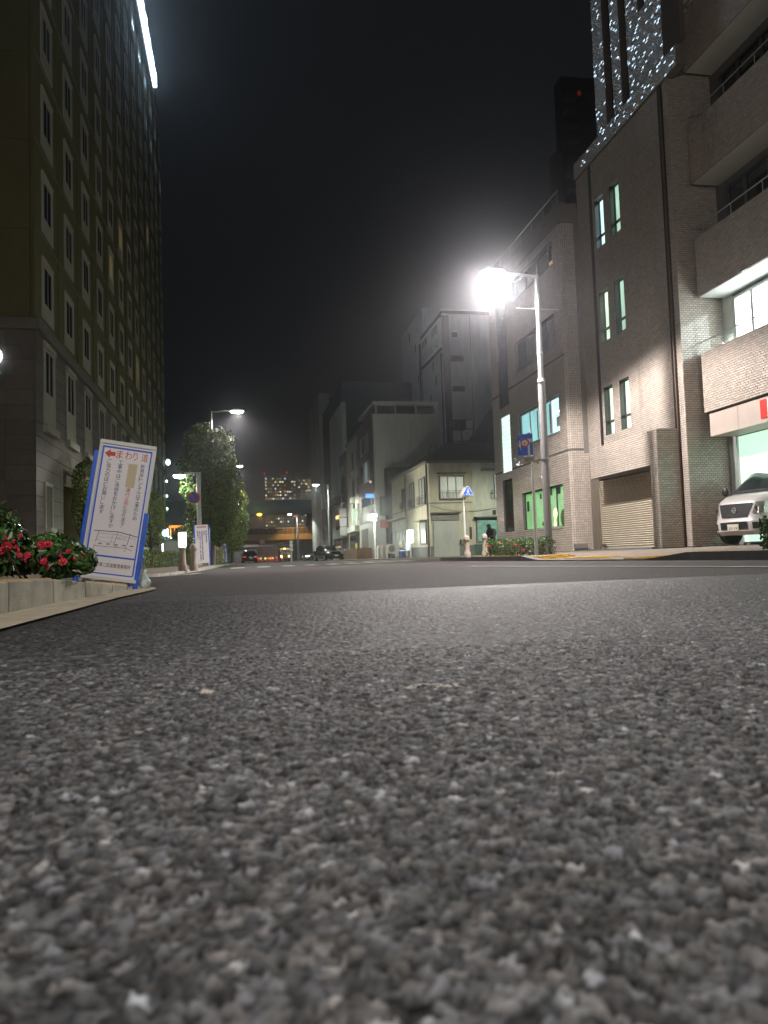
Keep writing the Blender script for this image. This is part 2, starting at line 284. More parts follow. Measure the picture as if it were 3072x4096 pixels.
for i in range(len(kl) - 1):                                        # each kerb stone
    (x0, y0), (x1, y1) = kl[i], kl[i + 1]; a = Vector((x0, y0)); b = Vector((x1, y1)); d = (b - a).normalized(); n_ = Vector((-d.y, d.x)) * .17
    a2 = a + d * .004; b2 = b - d * .004; h0, h1 = kh(y0), kh(y1); off = random.uniform(-.002, .002)
    pl = [a2, b2, b2 + n_, a2 + n_]; 
    kb = part('kerb_stone', MB().prism([(p.x, p.y) for p in pl], -.05, [h0 + .004 + off, h1 + .004 + off, h1 + .006 + off, h0 + .006 + off]), K['kerb'], sw, bevel=.008)
    if y0 < 4.0 or 5.2 < y0 < 7.2:
        part('yellow_edge', MB().prism([(p.x, p.y) for p in (a2 + d * .01 + n_ * .04, b2 - d * .01 + n_ * .04, b2 - d * .01 + n_ * .97, a2 + d * .01 + n_ * .97)], [h0 + .0, h1 + .0, h1, h0], [h0 + .010, h1 + .010, h1 + .012, h0 + .012]), K['yellow'], sw)
for i in range(14):                                                 # paving blocks one can make out behind the kerb
    for j in range(10):
        x = -1.35 - j * .31; y = 3.4 + i * .31 + (j % 2) * .15
        if y > 7.3: continue
        z = kh(y) + .003 + .04 * (-x - 1.2) / 6; part('paving_block', MB().prism([(x - .296, y), (x, y), (x, y + .296), (x - .296, y + .296)], z - .02, [z + .006, z + .006, kh(y + .3) + .009, kh(y + .3) + .009]), K['pave'], sw)
# far left pavement beyond the side street
k2 = [(-7, 12.4), (-4, 12.6), (-2.6, 13.0), (-1.9, 13.5), (-1.5, 14.2), (-1.3, 15.2), (-1.2, 16.6), (-1.12, 19), (-1.05, 23), (-1.0, 30), (-1.0, 45), (-1.0, 75), (-1.0, 140)]
def kh2(y): return float(np.interp(y, [12, 15, 18, 30], [.03, .04, .06, .10]))
vs = []
for x, y in k2: vs += [(x - .15, y + (.15 if y < 14 else 0), kh2(y)), (-7.2, max(y, 12.8), kh2(y) + .02)]
sw2 = single('sidewalk', MB().add(vs, [(2 * i, 2 * i + 2, 2 * i + 3, 2 * i + 1) for i in range(len(k2) - 1)]), K['apron'], 'pavement with trees beyond the side street', kind='structure')
for i in range(len(k2) - 1):
    a = Vector(k2[i]); b = Vector(k2[i + 1]); d = (b - a).normalized(); n_ = Vector((-d.y, d.x)) * .15
    part('kerb_stone', MB().prism([tuple(p) for p in (a + d * .005, b - d * .005, b + n_, a + n_)], -.05, [kh2(k2[i][1]) + .004, kh2(k2[i + 1][1]) + .004, kh2(k2[i + 1][1]) + .006, kh2(k2[i][1]) + .006]), K['kerb'], sw2)
strip('edge_line', K['marking'], [(-3.4, 11.9), (-2.2, 12.4), (-1.5, 13.1), (-1.0, 14.4), (-.85, 16)], .18, .01, label='faded pale line curving round the far left corner', kind='structure')
# right pavement: drive crossing between two full kerbs
def rz_(y): return float(np.interp(y, [11.0, 12.2, 16.6, 17.8], [.13, .02, .02, .12]))
k3 = [(7.45, -8), (7.3, 0), (7.2, 4), (7.15, 7), (7.1, 8.2), (7.08, 9.4), (7.07, 11.0), (7.0, 12.2), (6.95, 13.5), (6.85, 15), (6.8, 16.6), (6.85, 17.8), (6.85, 20), (6.9, 23), (7.05, 26), (7.6, 28.3), (8.6, 30), (10.5, 31.3), (14, 32)]
vs = []
for x, y in k3: vs += [(x + .17, y - (.1 if y > 27 else 0), rz_(y) + .003), (max(9.2, x + .2), min(y, 30.8), .16 + .0), (14.6, min(y, 31.6), .235)]
fs = []
for i in range(len(k3) - 1): fs += [(3 * i, 3 * i + 1, 3 * i + 4, 3 * i + 3), (3 * i + 1, 3 * i + 2, 3 * i + 5, 3 * i + 4)]
sw3 = single('sidewalk', MB().add(vs, fs), K['apron'], 'wide brownish pavement in front of the tiled offices', kind='structure')
for i in range(len(k3) - 1):
    a = Vector(k3[i]); b = Vector(k3[i + 1]); d = (b - a).normalized(); n_ = Vector((d.y, -d.x)) * .17
    part('kerb_stone', MB().prism([tuple(p) for p in (a + d * .005, b - d * .005, b + n_, a + n_)], -.05, [rz_(k3[i][1]) + .004, rz_(k3[i + 1][1]) + .004, rz_(k3[i + 1][1]) + .006, rz_(k3[i][1]) + .006]), K['concd'], sw3)
part('yellow_edge', MB().prism([(7.1, 10.0), (7.26, 10.0), (7.26, 10.95), (7.1, 10.95)], .13, .139), K['yellow'], sw3)
part('yellow_edge', MB().prism([(6.87, 17.9), (7.0, 17.9), (7.02, 22.8), (6.92, 22.8)], .12, .131), K['yellow'], sw3)
for (x, y, w, l) in ((7.05, 16.7, 1.0, 1.1), (7.25, 14.3, .95, 1.8), (7.14, 12.3, .9, .95)):      # tactile paving plates
    for a in range(int(w / .3)):
        for b in range(int(l / .3)):
            px, py = x + a * .3, y + b * .3; z = rz_(py) + .012 + (px - 7) * .04
            t = part('tactile_tile', MB().box(px, px + .29, py, py + .29, z - .05, z + .012), K['yellow'], sw3)
            mb = MB()
            for u in range(4):
                for v in range(4): mb.tube((px + .035 + u * .073, py + .035 + v * .073, z + .011), (px + .035 + u * .073, py + .035 + v * .073, z + .018), .018, .012, 6)
            part('dome', mb, K['yellow'], t, kind='stuff')
vs = [(7.2, 46.5), (9, 45.2), (14, 44.8), (40, 44.8), (40, 150), (7.0, 150), (7.1, 60), (7.1, 50)]
single('sidewalk', MB().prism(vs, -.05, .10), K['apron'], 'pavement at the foot of the old corner house', kind='structure')

# ------------------------------------------------------------------ tiled walls
def tiles(name, parent, org, U, V, w, h, tu, tv, holes=(), jt=.008, th=.008, tilt=.006, stack=False, seed=1, skip=None, lean=0):
    org = np.array(org, float); U = np.array(U, float); V = np.array(V, float); Nn = np.cross(U, V); r = np.random.default_rng(seed)
    rows = int(h / tv + .99); cols = int(w / tu + 2); i, j = np.meshgrid(np.arange(rows), np.arange(cols), indexing='ij'); i = i.ravel(); j = j.ravel()
    u0 = j * tu - (0 if stack else 1) * (i % 2) * tu / 2; u1 = u0 + tu - jt; v0 = i * tv; v1 = v0 + tv - jt
    u0 = np.clip(u0, 0, w); u1 = np.clip(u1, 0, w); v1 = np.minimum(v1, h)
    for a, b, c, d in holes:
        inv = (v0 + v1) / 2; hit = (inv > c) & (inv < d) & (u1 > a) & (u0 < b)
        full = hit & (u0 >= a) & (u1 <= b); left = hit & (u0 < a); right = hit & ~left & (u1 > b)
        u1 = np.where(left, a - .002, u1); u0 = np.where(right, b + .002, u0); u1 = np.where(full, u0, u1)
    k = (u1 - u0 > .012) & (v1 - v0 > .012)
    if skip is not None: k &= ~((u0 >= skip[0]) & (u1 <= skip[1] + .001) & (v0 >= skip[2]) & (v1 <= skip[3] + .001))
    u0, u1, v0, v1 = u0[k], u1[k], v0[k], v1[k]; n = len(u0); tx = r.normal(0, tilt, n); ty = r.normal(-lean, tilt, n); o = r.uniform(-.0012, .0012, n)
    uu = np.stack([u0, u1, u1, u0], 1); vv = np.stack([v0, v0, v1, v1], 1); uc = (u0 + u1)[:, None] / 2; vc = (v0 + v1)[:, None] / 2
    d = th + o[:, None] + (uu - uc) * tx[:, None] + (vv - vc) * ty[:, None]
    bev = .0035; uf = uc + (uu - uc) * (1 - bev * 2 / (u1 - u0)[:, None].clip(.02)); vf = vc + (vv - vc) * (1 - bev * 2 / (v1 - v0)[:, None])
    Pf = org + uf[..., None] * U + vf[..., None] * V + d[..., None] * Nn; Pb = org + uu[..., None] * U + vv[..., None] * V + (d * 0 - .004)[..., None] * Nn
    P = np.concatenate([Pf, Pb], 1).reshape(-1, 3); b = (np.arange(n) * 8)[:, None]
    F = np.concatenate([b + np.array([[0, 1, 2, 3]])] + [b + np.array([[4 + q, 4 + (q + 1) % 4, (q + 1) % 4, q]]) for q in range(4)])
    t = 1 + r.normal(0, .075, n); hu = r.normal(0, .02, n); col = np.stack([t * (1 + hu), t, t * (1 - hu), np.ones(n)], 1).repeat(8, 0)
    sh = shift_of(parent); me = arr_mesh(name, P - np.array(sh[:]), F, K['tile'], col)
    ob = bpy.data.objects.new(name, me); C.objects.link(ob); ob.parent = parent; ob['kind'] = 'stuff'; return ob
def single_tiles(parent, org, U, V, cols, rows, tu, tv, c0, r0, jt=.008, th=.008, seed=5):      # tiles that can be picked apart, each an object
    org = Vector(org); U = Vector(U); V = Vector(V); Nn = U.cross(V); r = random.Random(seed); ms = []
    for q in range(6):
        g = .86 + q * .055; w, h = tu - jt, tv - jt; m = MB().add([U * a + V * b + Nn * c for a, b, c in ((.0035, .0035, th), (w - .0035, .0035, th), (w - .0035, h - .0035, th), (.0035, h - .0035, th), (0, 0, -.004), (w, 0, -.004), (w, h, -.004), (0, h, -.004))],
                                          [(0, 1, 2, 3), (4, 5, 1, 0), (5, 6, 2, 1), (6, 7, 3, 2), (7, 4, 0, 3)])
        me = mesh('tile', m, K['tile']); at = me.color_attributes.new('tint', 'FLOAT_COLOR', 'POINT'); at.data.foreach_set('color', [g, g, g, 1.] * 8); ms.append(me)
    for i in range(r0, r0 + rows):
        for j in range(c0, c0 + cols):
            u = j * tu + (tu / 2 if i % 2 else 0)
            inst('tile', r.choice(ms), parent, org + U * u + V * (i * tv) + Nn * r.uniform(-.001, .001), (r.gauss(0, .004), 0, r.gauss(0, .004)))
TU, TV = .124, .062
XF, XP = 12.01, 11.30

# near tiled office (slit windows, garage, balconies)
b1 = thing('tiled_office_building', 'tall beige tiled office with slit windows, garage shutter and lit balconies at right', 'building', (13, 20, 0))
WT = 26.
wl = MB()
slit = [(21.28, 21.89, 4.0, 5.6), (22.32, 22.93, 4.0, 5.6), (21.28, 21.89, 7.12, 8.85), (22.32, 22.93, 7.12, 8.85), (21.28, 21.89, 10.32, 12.0), (22.32, 22.93, 10.32, 12.0)]
up = [(19.25, 19.65, 16.2, 26), (20.34, 20.76, 14.05, 26), (21.30, 21.78, 14.05, 26)]
def wall_holes(mb, x, depth, y0, y1, z0, z1, holes):              # wall in plane x with rectangular recesses, built of boxes
    ys = sorted({y0, y1, *[h[0] for h in holes], *[h[1] for h in holes]}); zs = sorted({z0, z1, *[h[2] for h in holes], *[h[3] for h in holes]})
    for a, b in zip(ys[:-1], ys[1:]):
        run = None
        for c, d in zip(zs[:-1], zs[1:]):
            hole = any(h[0] <= (a + b) / 2 <= h[1] and h[2] <= (c + d) / 2 <= h[3] for h in holes)
            if not hole: run = [run[0], d] if run else [c, d]
            if hole or d == zs[-1]:
                if run: mb.box(x, x + depth, a, b, *run)
                run = None
wall_holes(wl, XF, .35, 18.39, 24.2, 3.4, 13.2, slit); wall_holes(wl, XF, .35, 18.39, 22.48, 13.2, WT, up)
wl.box(XF + .35, 20, 18.39, 24.2, 2.6, 13.2); wl.box(XF + .35, 20, 18.39, 22.48, 13.2, WT); wl.box(XF, 20, 18.39, 19.12, 0, 3.4); wl.box(XF + .15, 20, 19.12, 24.2, 0, 2.6); wl.box(XF, 20, 19.12, 24.2, 2.6, 3.4)
wl.box(13.35, 20, 6, 18.39, 0, WT)
part('wall', wl, K['joint'], b1)
uY, uZ = (0, -1, 0), (0, 0, 1)
# facade (org at far end, U runs towards the camera so that the normal faces the street)
def fac(y_far, y_near, z0, z1, x, holes=(), **k):
    hs = [(y_far - b, y_far - a, c - z0, d - z0) for a, b, c, d in holes]
    return tiles('tile_cladding', b1, (x, y_far, z0), uY, uZ, y_far - y_near, z1 - z0, TU, TV, hs, **k)
fac(24.2, 18.39, 3.5, 13.36, XF, slit + [(18.64, 18.90, 0, 30), (23.08, 23.30, 0, 30)], seed=1, tilt=.008)
fac(22.48, 18.39, 13.97, WT, XF, up, seed=2, tilt=.034, lean=.050)
fac(18.64, 18.39, .23, 3.5, XF, seed=3)
fac(22.74, 19.12, 2.53, 3.5, XP, seed=4); fac(19.1, 18.72, .22, 2.53, XP, seed=5); fac(19.12, 18.72, 2.53, 3.5, XP, seed=15)
lin = MB().box(XP, XF, 19.12, 22.74, 2.53, 3.5).box(XP, XF, 18.72, 19.12, .1, 3.5)
part('garage_surround', lin, K['joint'], b1)
# near face of the pier and of the wing wall, seen square on: tiles laid one by one below, the rest as one sheet
single_tiles(b1, (XP, 18.72, .22), (1, 0, 0), uZ, 4, 32, TU, TV, 1, 8, seed=3)
tiles('tile_cladding', b1, (XP, 18.72, .22), (1, 0, 0), uZ, .71, 3.28, TU, TV, seed=6, skip=(TU - .001, .69, 8 * TV - .001, 40 * TV))
single_tiles(b1, (XF, 18.39, .22), (1, 0, 0), uZ, 9, 18, TU, TV, 1, 6, seed=4)
tiles('tile_cladding', b1, (XF, 18.39, .22), (1, 0, 0), uZ, 1.34, WT - .3, TU, TV, seed=7, skip=(TU - .001, 10.5 * TU, 6 * TV - .001, 24 * TV))
part('expansion_joint', MB().box(XF - .012, XF + .02, 18.66, 18.88, .1, 13.35).box(XF - .006, XF + .02, 23.1, 23.28, 3.5, 13.35), K['black'], b1)
part('drain_pipe', MB().tube((XF - .03, 18.72, .1), (XF - .03, 18.72, 13.3), .028), M('brown_pipe', (.16, .10, .06), .5), b1, smooth=True)
part('roof_beam', MB().box(XF - .06, XF + .2, 17.75, 24.2, 13.36, 13.95), K['mould'], b1)
fac(24.2, 17.8, 13.38, 13.94, XF - .062, seed=8, tilt=.03, lean=.05)
part('upper_pier', MB().box(XF - .05, XF + .1, 17.55, 18.38, 13.96, WT), K['joint'], b1)
# slit windows
for (a, b, c, d), mt in zip(slit, ('L_slit', 'L_slit', 'L_slitd', 'L_slit', 'L_slitd', 'L_slitc')):
    x = XF + .16
    w_ = part('slit_window', MB().box(x, x + .03, a, a + .04, c, d).box(x, x + .03, b - .04, b, c, d).box(x, x + .03, a + .04, b - .04, d - .04, d).box(x, x + .03, a + .04, b - .04, c, c + .03).box(x - .01, x + .03, a + .04, b - .04, c + .42, c + .5), K['dsteel'], b1)
    part('pane', MB().box(x + .035, x + .045, a + .04, b - .04, c + .03, d - .04), K[mt], w_)
    part('reveal', MB().box(XF + .01, XF + .16, b - .012, b - .002, c, d).box(XF + .01, XF + .16, a + .002, a + .012, c, d), K['tile'], w_)
for a, b, c, d in up: part('tall_window', MB().box(XF + .30, XF + .34, a, b, c, d), K['glass'], b1)
# garage
g_ = part('garage_shutter', MB().box(XF + .04, XF + .06, 19.1, 23.66, .24, 2.53), K['shutter'], b1)
for i in range(33):
    z = .3 + i * .0675
    if z < 2.5: part('slat', MB().add([(XF + .04, 19.13, z), (XF + .04, 23.64, z), (XF + .012, 23.64, z + .03), (XF + .012, 19.13, z + .03), (XF + .04, 19.13, z + .06), (XF + .04, 23.64, z + .06)], [(0, 3, 2, 1), (3, 4, 5, 2)]), K['shutter'], g_)
part('door_jamb', MB().box(XF - .03, XF + .05, 23.66, 24.15, .15, 2.6), M('jamb_steel', (.15, .13, .10), .5), b1)
part('threshold', MB().box(XP - .05, XF + .1, 19.15, 24, .05, .235), K['concd'], b1)
# balconies
for i, (z0, z1) in enumerate(((3.85, 5.50), (7.07, 8.70), (10.28, 11.90), (13.50, 15.1), (16.7, 18.3))):
    bl = part('balcony', MB().box(12.52, 12.68, 8, 18.28, z0, z1).box(12.68, 13.34, 8, 18.36, z0 + .03, z0 + .2), K['joint'], b1)
    if i < 4: tiles('tile_cladding', bl, (12.52, 18.28, z0), uY, uZ, 9, z1 - z0, TU, TV, seed=20 + i)
    part('soffit', MB().box(12.54, 13.34, 8, 18.26, z0 - .012, z0 - .001), K['soffit'] if i else K['concd'], bl)
    rl = MB().tube((12.60, 8, z1 + .33), (12.60, 18.36, z1 + .33), .018, n=8)
    for q in range(9): rl.tube((12.60, 8.4 + q * 1.2, z1), (12.60, 8.4 + q * 1.2, z1 + .33), .014, n=6)
    part('handrail', rl, K['alu'], bl, smooth=True)
# recessed windows behind the balconies
for i, (z0, z1) in enumerate(((5.0, 6.95), (8.2, 10.05), (11.4, 13.2))):
    fr = MB(); ys = [17.84, 17.12, 16.2, 15.3, 14.4, 13.5, 12.6]
    fr.box(13.27, 13.35, 12.6, 17.90, z1 - .07, z1).box(13.27, 13.35, 12.6, 17.90, z0, z0 + .05)
    for y in ys: fr.box(13.28, 13.35, y - .045, y + .045, z0 + .05, z1 - .07)
    f_ = part('window_frame', fr, K['alu'] if i == 0 else K['dsteel'], b1)
    for a, b in zip(ys[:-1], ys[1:]): part('pane', MB().box(13.325, 13.34, b + .045, a - .045, z0 + .05, z1 - .07), K['L_office'] if i == 0 else K['glass'], f_)
part('wall_panel', MB().box(13.30, 13.345, 17.92, 18.36, 4.1, 7.05), K['render2'], b1)
bw = part('balcony_light', MB().box(13.1, 13.3, 18.16, 18.34, 5.62, 5.74), K['alu'], b1)
part('light_lens', MB().box(13.12, 13.28, 18.14, 18.16, 5.60, 5.76), lit('balcony_light_lens', (.85, 1, 1), 70, 0), bw)
# ground floor: fascia and glazed front
fp = part('fascia', MB().box(12.55, 13.3, 8, 18.12, 3.17, 3.78), K['fascia'], b1)
for y in (16.95, 15.6, 14.2, 12.8): part('panel_joint', MB().box(12.546, 12.56, y, y + .008, 3.18, 3.77), K['concd'], fp)
part('red_emblem', MB().box(12.53, 12.549, 15.86, 16.09, 3.27, 3.73), K['red'], fp)
part('white_emblem', MB().box(12.53, 12.549, 15.4, 15.84, 3.27, 3.73), K['white'], fp)
gf = part('shop_front_frame', MB().box(13.28, 13.35, 18.47, 18.52, .23, 3.2).box(13.25, 13.33, 18.30, 18.37, .23, 3.2).box(13.27, 13.34, 18.03, 18.06, .23, 3.2).box(13.3, 13.345, 18.06, 18.30, .23, 3.2), K['alu'], b1)
part('shop_pane', MB().box(13.32, 13.34, 9, 18.03, .3, 3.15), K['L_shop'], gf)
vent = part('vent_grille', MB().box(XF - .05, XF, 23.3, 23.5, .3, .4), K['dsteel'], b1)

# far tiled office with the chamfered corner
b2 = thing('tiled_corner_building', 'beige tiled corner office with cyan and green lit windows beside the road sign', 'building', (14, 28, 0))
wh = [(24.93, 28.92, 4.5, 5.84), (24.93, 28.88, 1.07, 2.6), (24.98, 29.0, 7.58, 8.86), (24.9, 29.0, 10.6, 11.5), (29.9, 31.05, 3.65, 6.1), (29.9, 31.1, 1.08, 3.36), (29.9, 31.1, 6.5, 11.6)]
wl = MB(); wall_holes(wl, XP, .25, 24.33, 32, 0, 11.85, wh); wl.box(XP + .25, 20, 24.215, 32, 0, 11.85); wl.prism([(XP + .1, 24.215), (XP + .25, 24.215), (XP + .25, 24.33), (XP, 24.33)], 0, 11.85)
part('wall', wl, K['joint'], b2)
T2, V2 = .15, .083
tiles('tile_cladding', b2, (XP, 32, .2), uY, uZ, 7.67, 11.62, T2, V2, [(32 - b, 32 - a, c - .2, d - .2) for a, b, c, d in wh] + [(0, 8, 3.49, 3.53), (0, 8, 6.9, 6.94)], seed=30, tilt=.006)
cd = Vector((.1, -.115, 0)).normalized()
tiles('tile_cladding', b2, (XP, 24.33, .2), cd, uZ, .15, 11.62, .075, V2, [(0, 8, 3.49, 3.53)], stack=True, seed=31)
tiles('tile_cladding', b2, (XP + .1, 24.212, .2), (1, 0, 0), uZ, .62, 11.62, .075, V2, [(0, 8, 3.49, 3.53), (.44, .8, 3.5, 13)], stack=True, seed=32, tilt=.003)
part('roof_parapet', MB().box(XP - .02, 20, 24.25, 32.02, 11.85, 12.55), K['mould'], b2)
part('smooth_return', MB().box(XP + .52, XF, 24.19, 24.21, 3.6, 11.85), K['mould'], b2)
rl = MB().tube((XP + .1, 24.4, 13.1), (XP + .1, 32, 13.1), .025)
for q in range(7): rl.tube((XP + .1, 24.5 + q * 1.2, 12.5), (XP + .1, 24.5 + q * 1.2, 13.1), .02, n=6)
part('roof_rail', rl, K['alu'], b2)
def win(parent, x, a, b, c, d, divs, mats, fm, name='window', dep=.10):
    fr = MB().box(x + dep, x + dep + .05, a, b, c, c + .06).box(x + dep, x + dep + .05, a, b, d - .06, d)
    for y in [a + .03] + divs + [b - .03]: fr.box(x + dep, x + dep + .05, y - .03, y + .03, c + .06, d - .06)
    w_ = part(name, fr, fm, parent); e = [a] + divs + [b]
    for q in range(len(e) - 1):
        part('pane', MB().box(x + dep + .04, x + dep + .055, e[q] + .035, e[q + 1] - .035, c + .06, d - .06), mats[q % len(mats)], w_)
    part('window_sill', MB().box(x - .03, x + dep, a, b, c - .05, c - .003), K['conc'], w_)
    return w_
win(b2, XP, 24.93, 28.92, 4.5, 5.84, [25.9, 27.0, 27.95], [K['L_cyan2'], K['L_cyan'], K['L_cyan'], K['L_cyan']], K['alu'])
bc = b2.children[-1]
for (ya, yb, za, zb, m_) in ((25.1, 25.75, 5.25, 5.32, 'L_shopsign'), (25.15, 25.5, 4.75, 5.1, 'grey'), (26.0, 26.12, 4.6, 5.7, 'cream'), (27.2, 27.32, 4.6, 5.7, 'cream'), (28.1, 28.5, 4.6, 5.0, 'grey')): part('curtain_and_glint', MB().box(XP + .135, XP + .139, ya, yb, za, zb), K[m_], bc)  # curtain strips and dull shapes, plus a glowing bar added as a bright reflection
gw = win(b2, XP, 24.93, 28.88, 1.07, 2.6, [25.75, 26.9, 27.9], [K['L_green']], K['dsteel'])
for (y, z, w_, h_) in ((25.45, 2.3, .25, .25), (26.2, 2.3, .12, .3), (27.2, 2.25, .14, .2), (28.5, 1.85, .2, .4)): part('hanging_frame', MB().box(XP + .12, XP + .135, y, y + w_, z, z + h_), K['black'], gw)
part('lamp_shade', MB().ell((XP + .1, 25.9, 1.60), .03, .17, .2), lit('lamp_shade_light', (.9, .95, .35), 1.6, .2), gw, smooth=True)
part('lamp_base', MB().tube((XP + .1, 25.98, 1.13), (XP + .1, 25.98, 1.4), .06, .02), lit('lamp_base_light', (1, .8, .45), 1.0, .2), gw)
part('foliage', MB().ell((XP + .10, 25.2, 1.4), .03, .28, .32).ell((XP + .10, 26.8, 1.28), .03, .4, .12), M('indoor_plant', (.05, .12, .02), .6), gw)
win(b2, XP, 24.98, 29.0, 7.58, 8.86, [25.9, 27.0, 27.95], [K['glass']], K['dsteel'])
w4 = win(b2, XP, 24.9, 29.0, 10.6, 11.5, [25.5, 26.6, 27.8], [K['glass']], K['dsteel'])
part('lit_blind', MB().box(XP + .11, XP + .12, 25.0, 25.45, 10.68, 10.86), lit('warm_blind', (1, .6, .25), .8, .4, 4), w4)
for i in range(6):
    for j in range(13):
        part('glass_block', MB().box(XP + .04, XP + .12, 29.91 + i * .19, 29.91 + i * .19 + .178, 3.66 + j * .188, 3.66 + j * .188 + .172), K['L_block'], b2, bevel=.012)
part('glass_block_backing', MB().box(XP + .10, XP + .22, 29.9, 31.05, 3.65, 6.1), M('block_mortar', (.4, .45, .4), .8), b2)
for (c, d) in ((1.08, 3.36), (6.5, 11.6)):
    mb = MB().box(XP + .1, XP + .14, 29.9, 31.1, c, d)
    for q in range(int((d - c) / .19)): mb.box(XP + .07, XP + .1, 29.9, 31.1, c + q * .19, c + q * .19 + .17)
    part('dark_glass_panel', mb, K['glass'], b2)
part('wall_bracket', MB().box(XP - .06, XP, 27, 27.05, 3.6, 3.66), K['dsteel'], b2)
part('meter_box', MB().box(XP - .04, XP + .4, 24.0, 24.2, .28, .45), K['mould'], b2)

# ------------------------------------------------------------------ hotel on the left
ht = thing('hotel_building', 'tall olive hotel with rows of framed windows above a grey stone base', 'building', (-12, 45, 0)); HX = -7.
body = MB().box(-30, HX, 27.9, 73.4, 9.0, 41.5).box(-30, HX, 27.9, 31.95, -.1, 8.65).box(-30, HX, 35.6, 73.4, -.1, 8.65).box(-30, HX, 31.95, 35.6, 4.2, 8.65).box(-30, -9.2, 31.95, 35.6, -.1, 4.2)
part('wall', body, K['olive'], ht)
part('cornice', MB().box(-30, HX + .22, 27.68, 73.5, 8.64, 9.03), K['mould'], ht, bevel=.03)
part('roof_ledge', MB().box(-30, HX + .3, 27.8, 73.6, 41.5, 42.0), K['mould'], ht)
part('roof_storey', MB().box(-30, HX - .2, 52, 73.4, 42, 49), K['brown'], ht)
part('wall_panel', MB().box(-7.13, -7.12, 27.88, 27.9, 9.03, 41.5), K['black'], ht)
# wide olive panels on the near end
pm = {}
for i in range(10):
    for j in range(5):
        part('wall_panel', MB().box(-7.15 - (j + 1) * 4.4 + .03, -7.15 - j * 4.4, 27.87, 27.9, 9.04 + i * 3.265, 9.04 + (i + 1) * 3.265 - .035), K['olive'], ht)
# granite panels of the base
for i in range(17):
    z0 = .1 + i * .533; z1 = min(z0 + .515, 8.63)
    if z1 < z0 + .1: continue
    for j in range(8): part('stone_panel', MB().box(-7.02 - (j + 1) * .95 + .01, -7.02 - j * .95, 27.868, 27.9, z0, z1), K['granite'], ht)
    for j in range(14):
        y0 = 27.87 + j * 1.2 + (0 if i % 2 else -.0); y1 = y0 + 1.19
        if z0 < 4.15 and y1 > 31.95 and y0 < 35.6: 
            if y0 < 31.95 - .1: y1 = 31.94
            else: continue
        part('stone_panel', MB().box(HX, HX + .03, y0, y1, z0, z1), K['granite'], ht)
mb = MB()
for i in range(17): mb.box(HX, HX + .028, 44.8, 73.4, .1 + i * .533, min(.1 + i * .533 + .515, 8.63))
part('stone_panel', mb, K['granite'], ht, kind='stuff')
# upper windows
def hotel_window(y, z, h, tall=False):
    fr = MB().box(HX, HX + .035, y, y + .30, z, z + h).box(HX, HX + .035, y + 1.45, y + 1.72, z, z + h).box(HX, HX + .035, y + .30, y + 1.45, z + h - .32, z + h).box(HX, HX + .035, y + .30, y + 1.45, z, z + (1.25 if tall else .62))
    fr.box(HX + .035, HX + .07, y + .02, y + 1.70, z + h - .04, z + h)
    if tall: fr.v = [(p[0] + .035, p[1], p[2]) for p in fr.v]; fr.box(HX, HX + .22, y - .05, y + 1.77, z - .28, z - .003).box(HX + .07, HX + .13, y + .05, y + 1.67, z + h - .25, z + h - .04)
    return fr
ncol = 13; gl = None; lit_set = {(2, 4): 1, (3, 5): 1, (5, 9): 1, (1, 7): 1}
w0 = part('window', hotel_window(28.86, 9.42, 2.32), K['cream'], ht); y0 = 28.86; z0 = 9.42
sash = part('sash', MB().box(HX + .005, HX + .028, y0 + .30, y0 + .36, z0 + .62, z0 + 2.0).box(HX + .005, HX + .028, y0 + .85, y0 + .90, z0 + .62, z0 + 2.0).box(HX + .005, HX + .028, y0 + 1.39, y0 + 1.45, z0 + .62, z0 + 2.0), K['alu'], w0)
pane = part('pane', MB().box(HX + .002, HX + .012, y0 + .36, y0 + 1.39, z0 + .62, z0 + 2.0), K['glass'], w0)
pane_lit = None; pane_cur = None
for r_ in range(10):
    for c_ in range(ncol):
        if r_ == 0 and c_ == 0: continue
        ly = (r_, c_) in lit_set
        w = dup(w0, None, Vector((0, 3.63 * c_, 3.27 * r_)) + w0.location)
        w.parent = ht
        if not ly and (r_ * 7 + c_ * 5) % 3 == 0:
            for ch in w.children:
                if ch.name.startswith('pane'):
                    if pane_cur is None: pane_cur = ch.data.copy(); pane_cur.materials[0] = M('net_curtain_behind_glass', (.085, .085, .078), .25, var=.35, scale=5, streak=.1)
                    ch.data = pane_cur
        if ly:
            for ch in w.children:
                if ch.name.startswith('pane'):
                    if pane_lit is None: pane_lit = ch.data.copy(); pane_lit.materials[0] = K['L_warmwin']
                    ch.data = pane_lit
for r_ in range(10): part('sill_course', MB().box(HX, HX + .05, 27.95, 73.4, 9.18 + 3.27 * r_, 9.23 + 3.27 * r_), K['mould'], ht)
for c_ in range(ncol): part('pilaster', MB().box(HX, HX + .04, 28.86 + 2.5 + 3.63 * c_, 28.86 + 2.58 + 3.63 * c_, 9.3, 41.5), K['olive'], ht)
t0 = part('tall_window', hotel_window(28.86, 5.45, 3.12, True), K['cream'], ht)
part('sash', MB().box(HX + .035, HX + .06, 29.16, 29.22, 6.7, 8.25).box(HX + .035, HX + .06, 29.75, 29.8, 6.7, 8.25), K['alu'], t0)
part('pane', MB().box(HX + .031, HX + .036, 29.16, 30.31, 6.7, 8.25), K['glass'], t0)
for c_ in range(1, ncol): w = dup(t0, None, Vector((0, 3.63 * c_, 0))); w.parent = ht
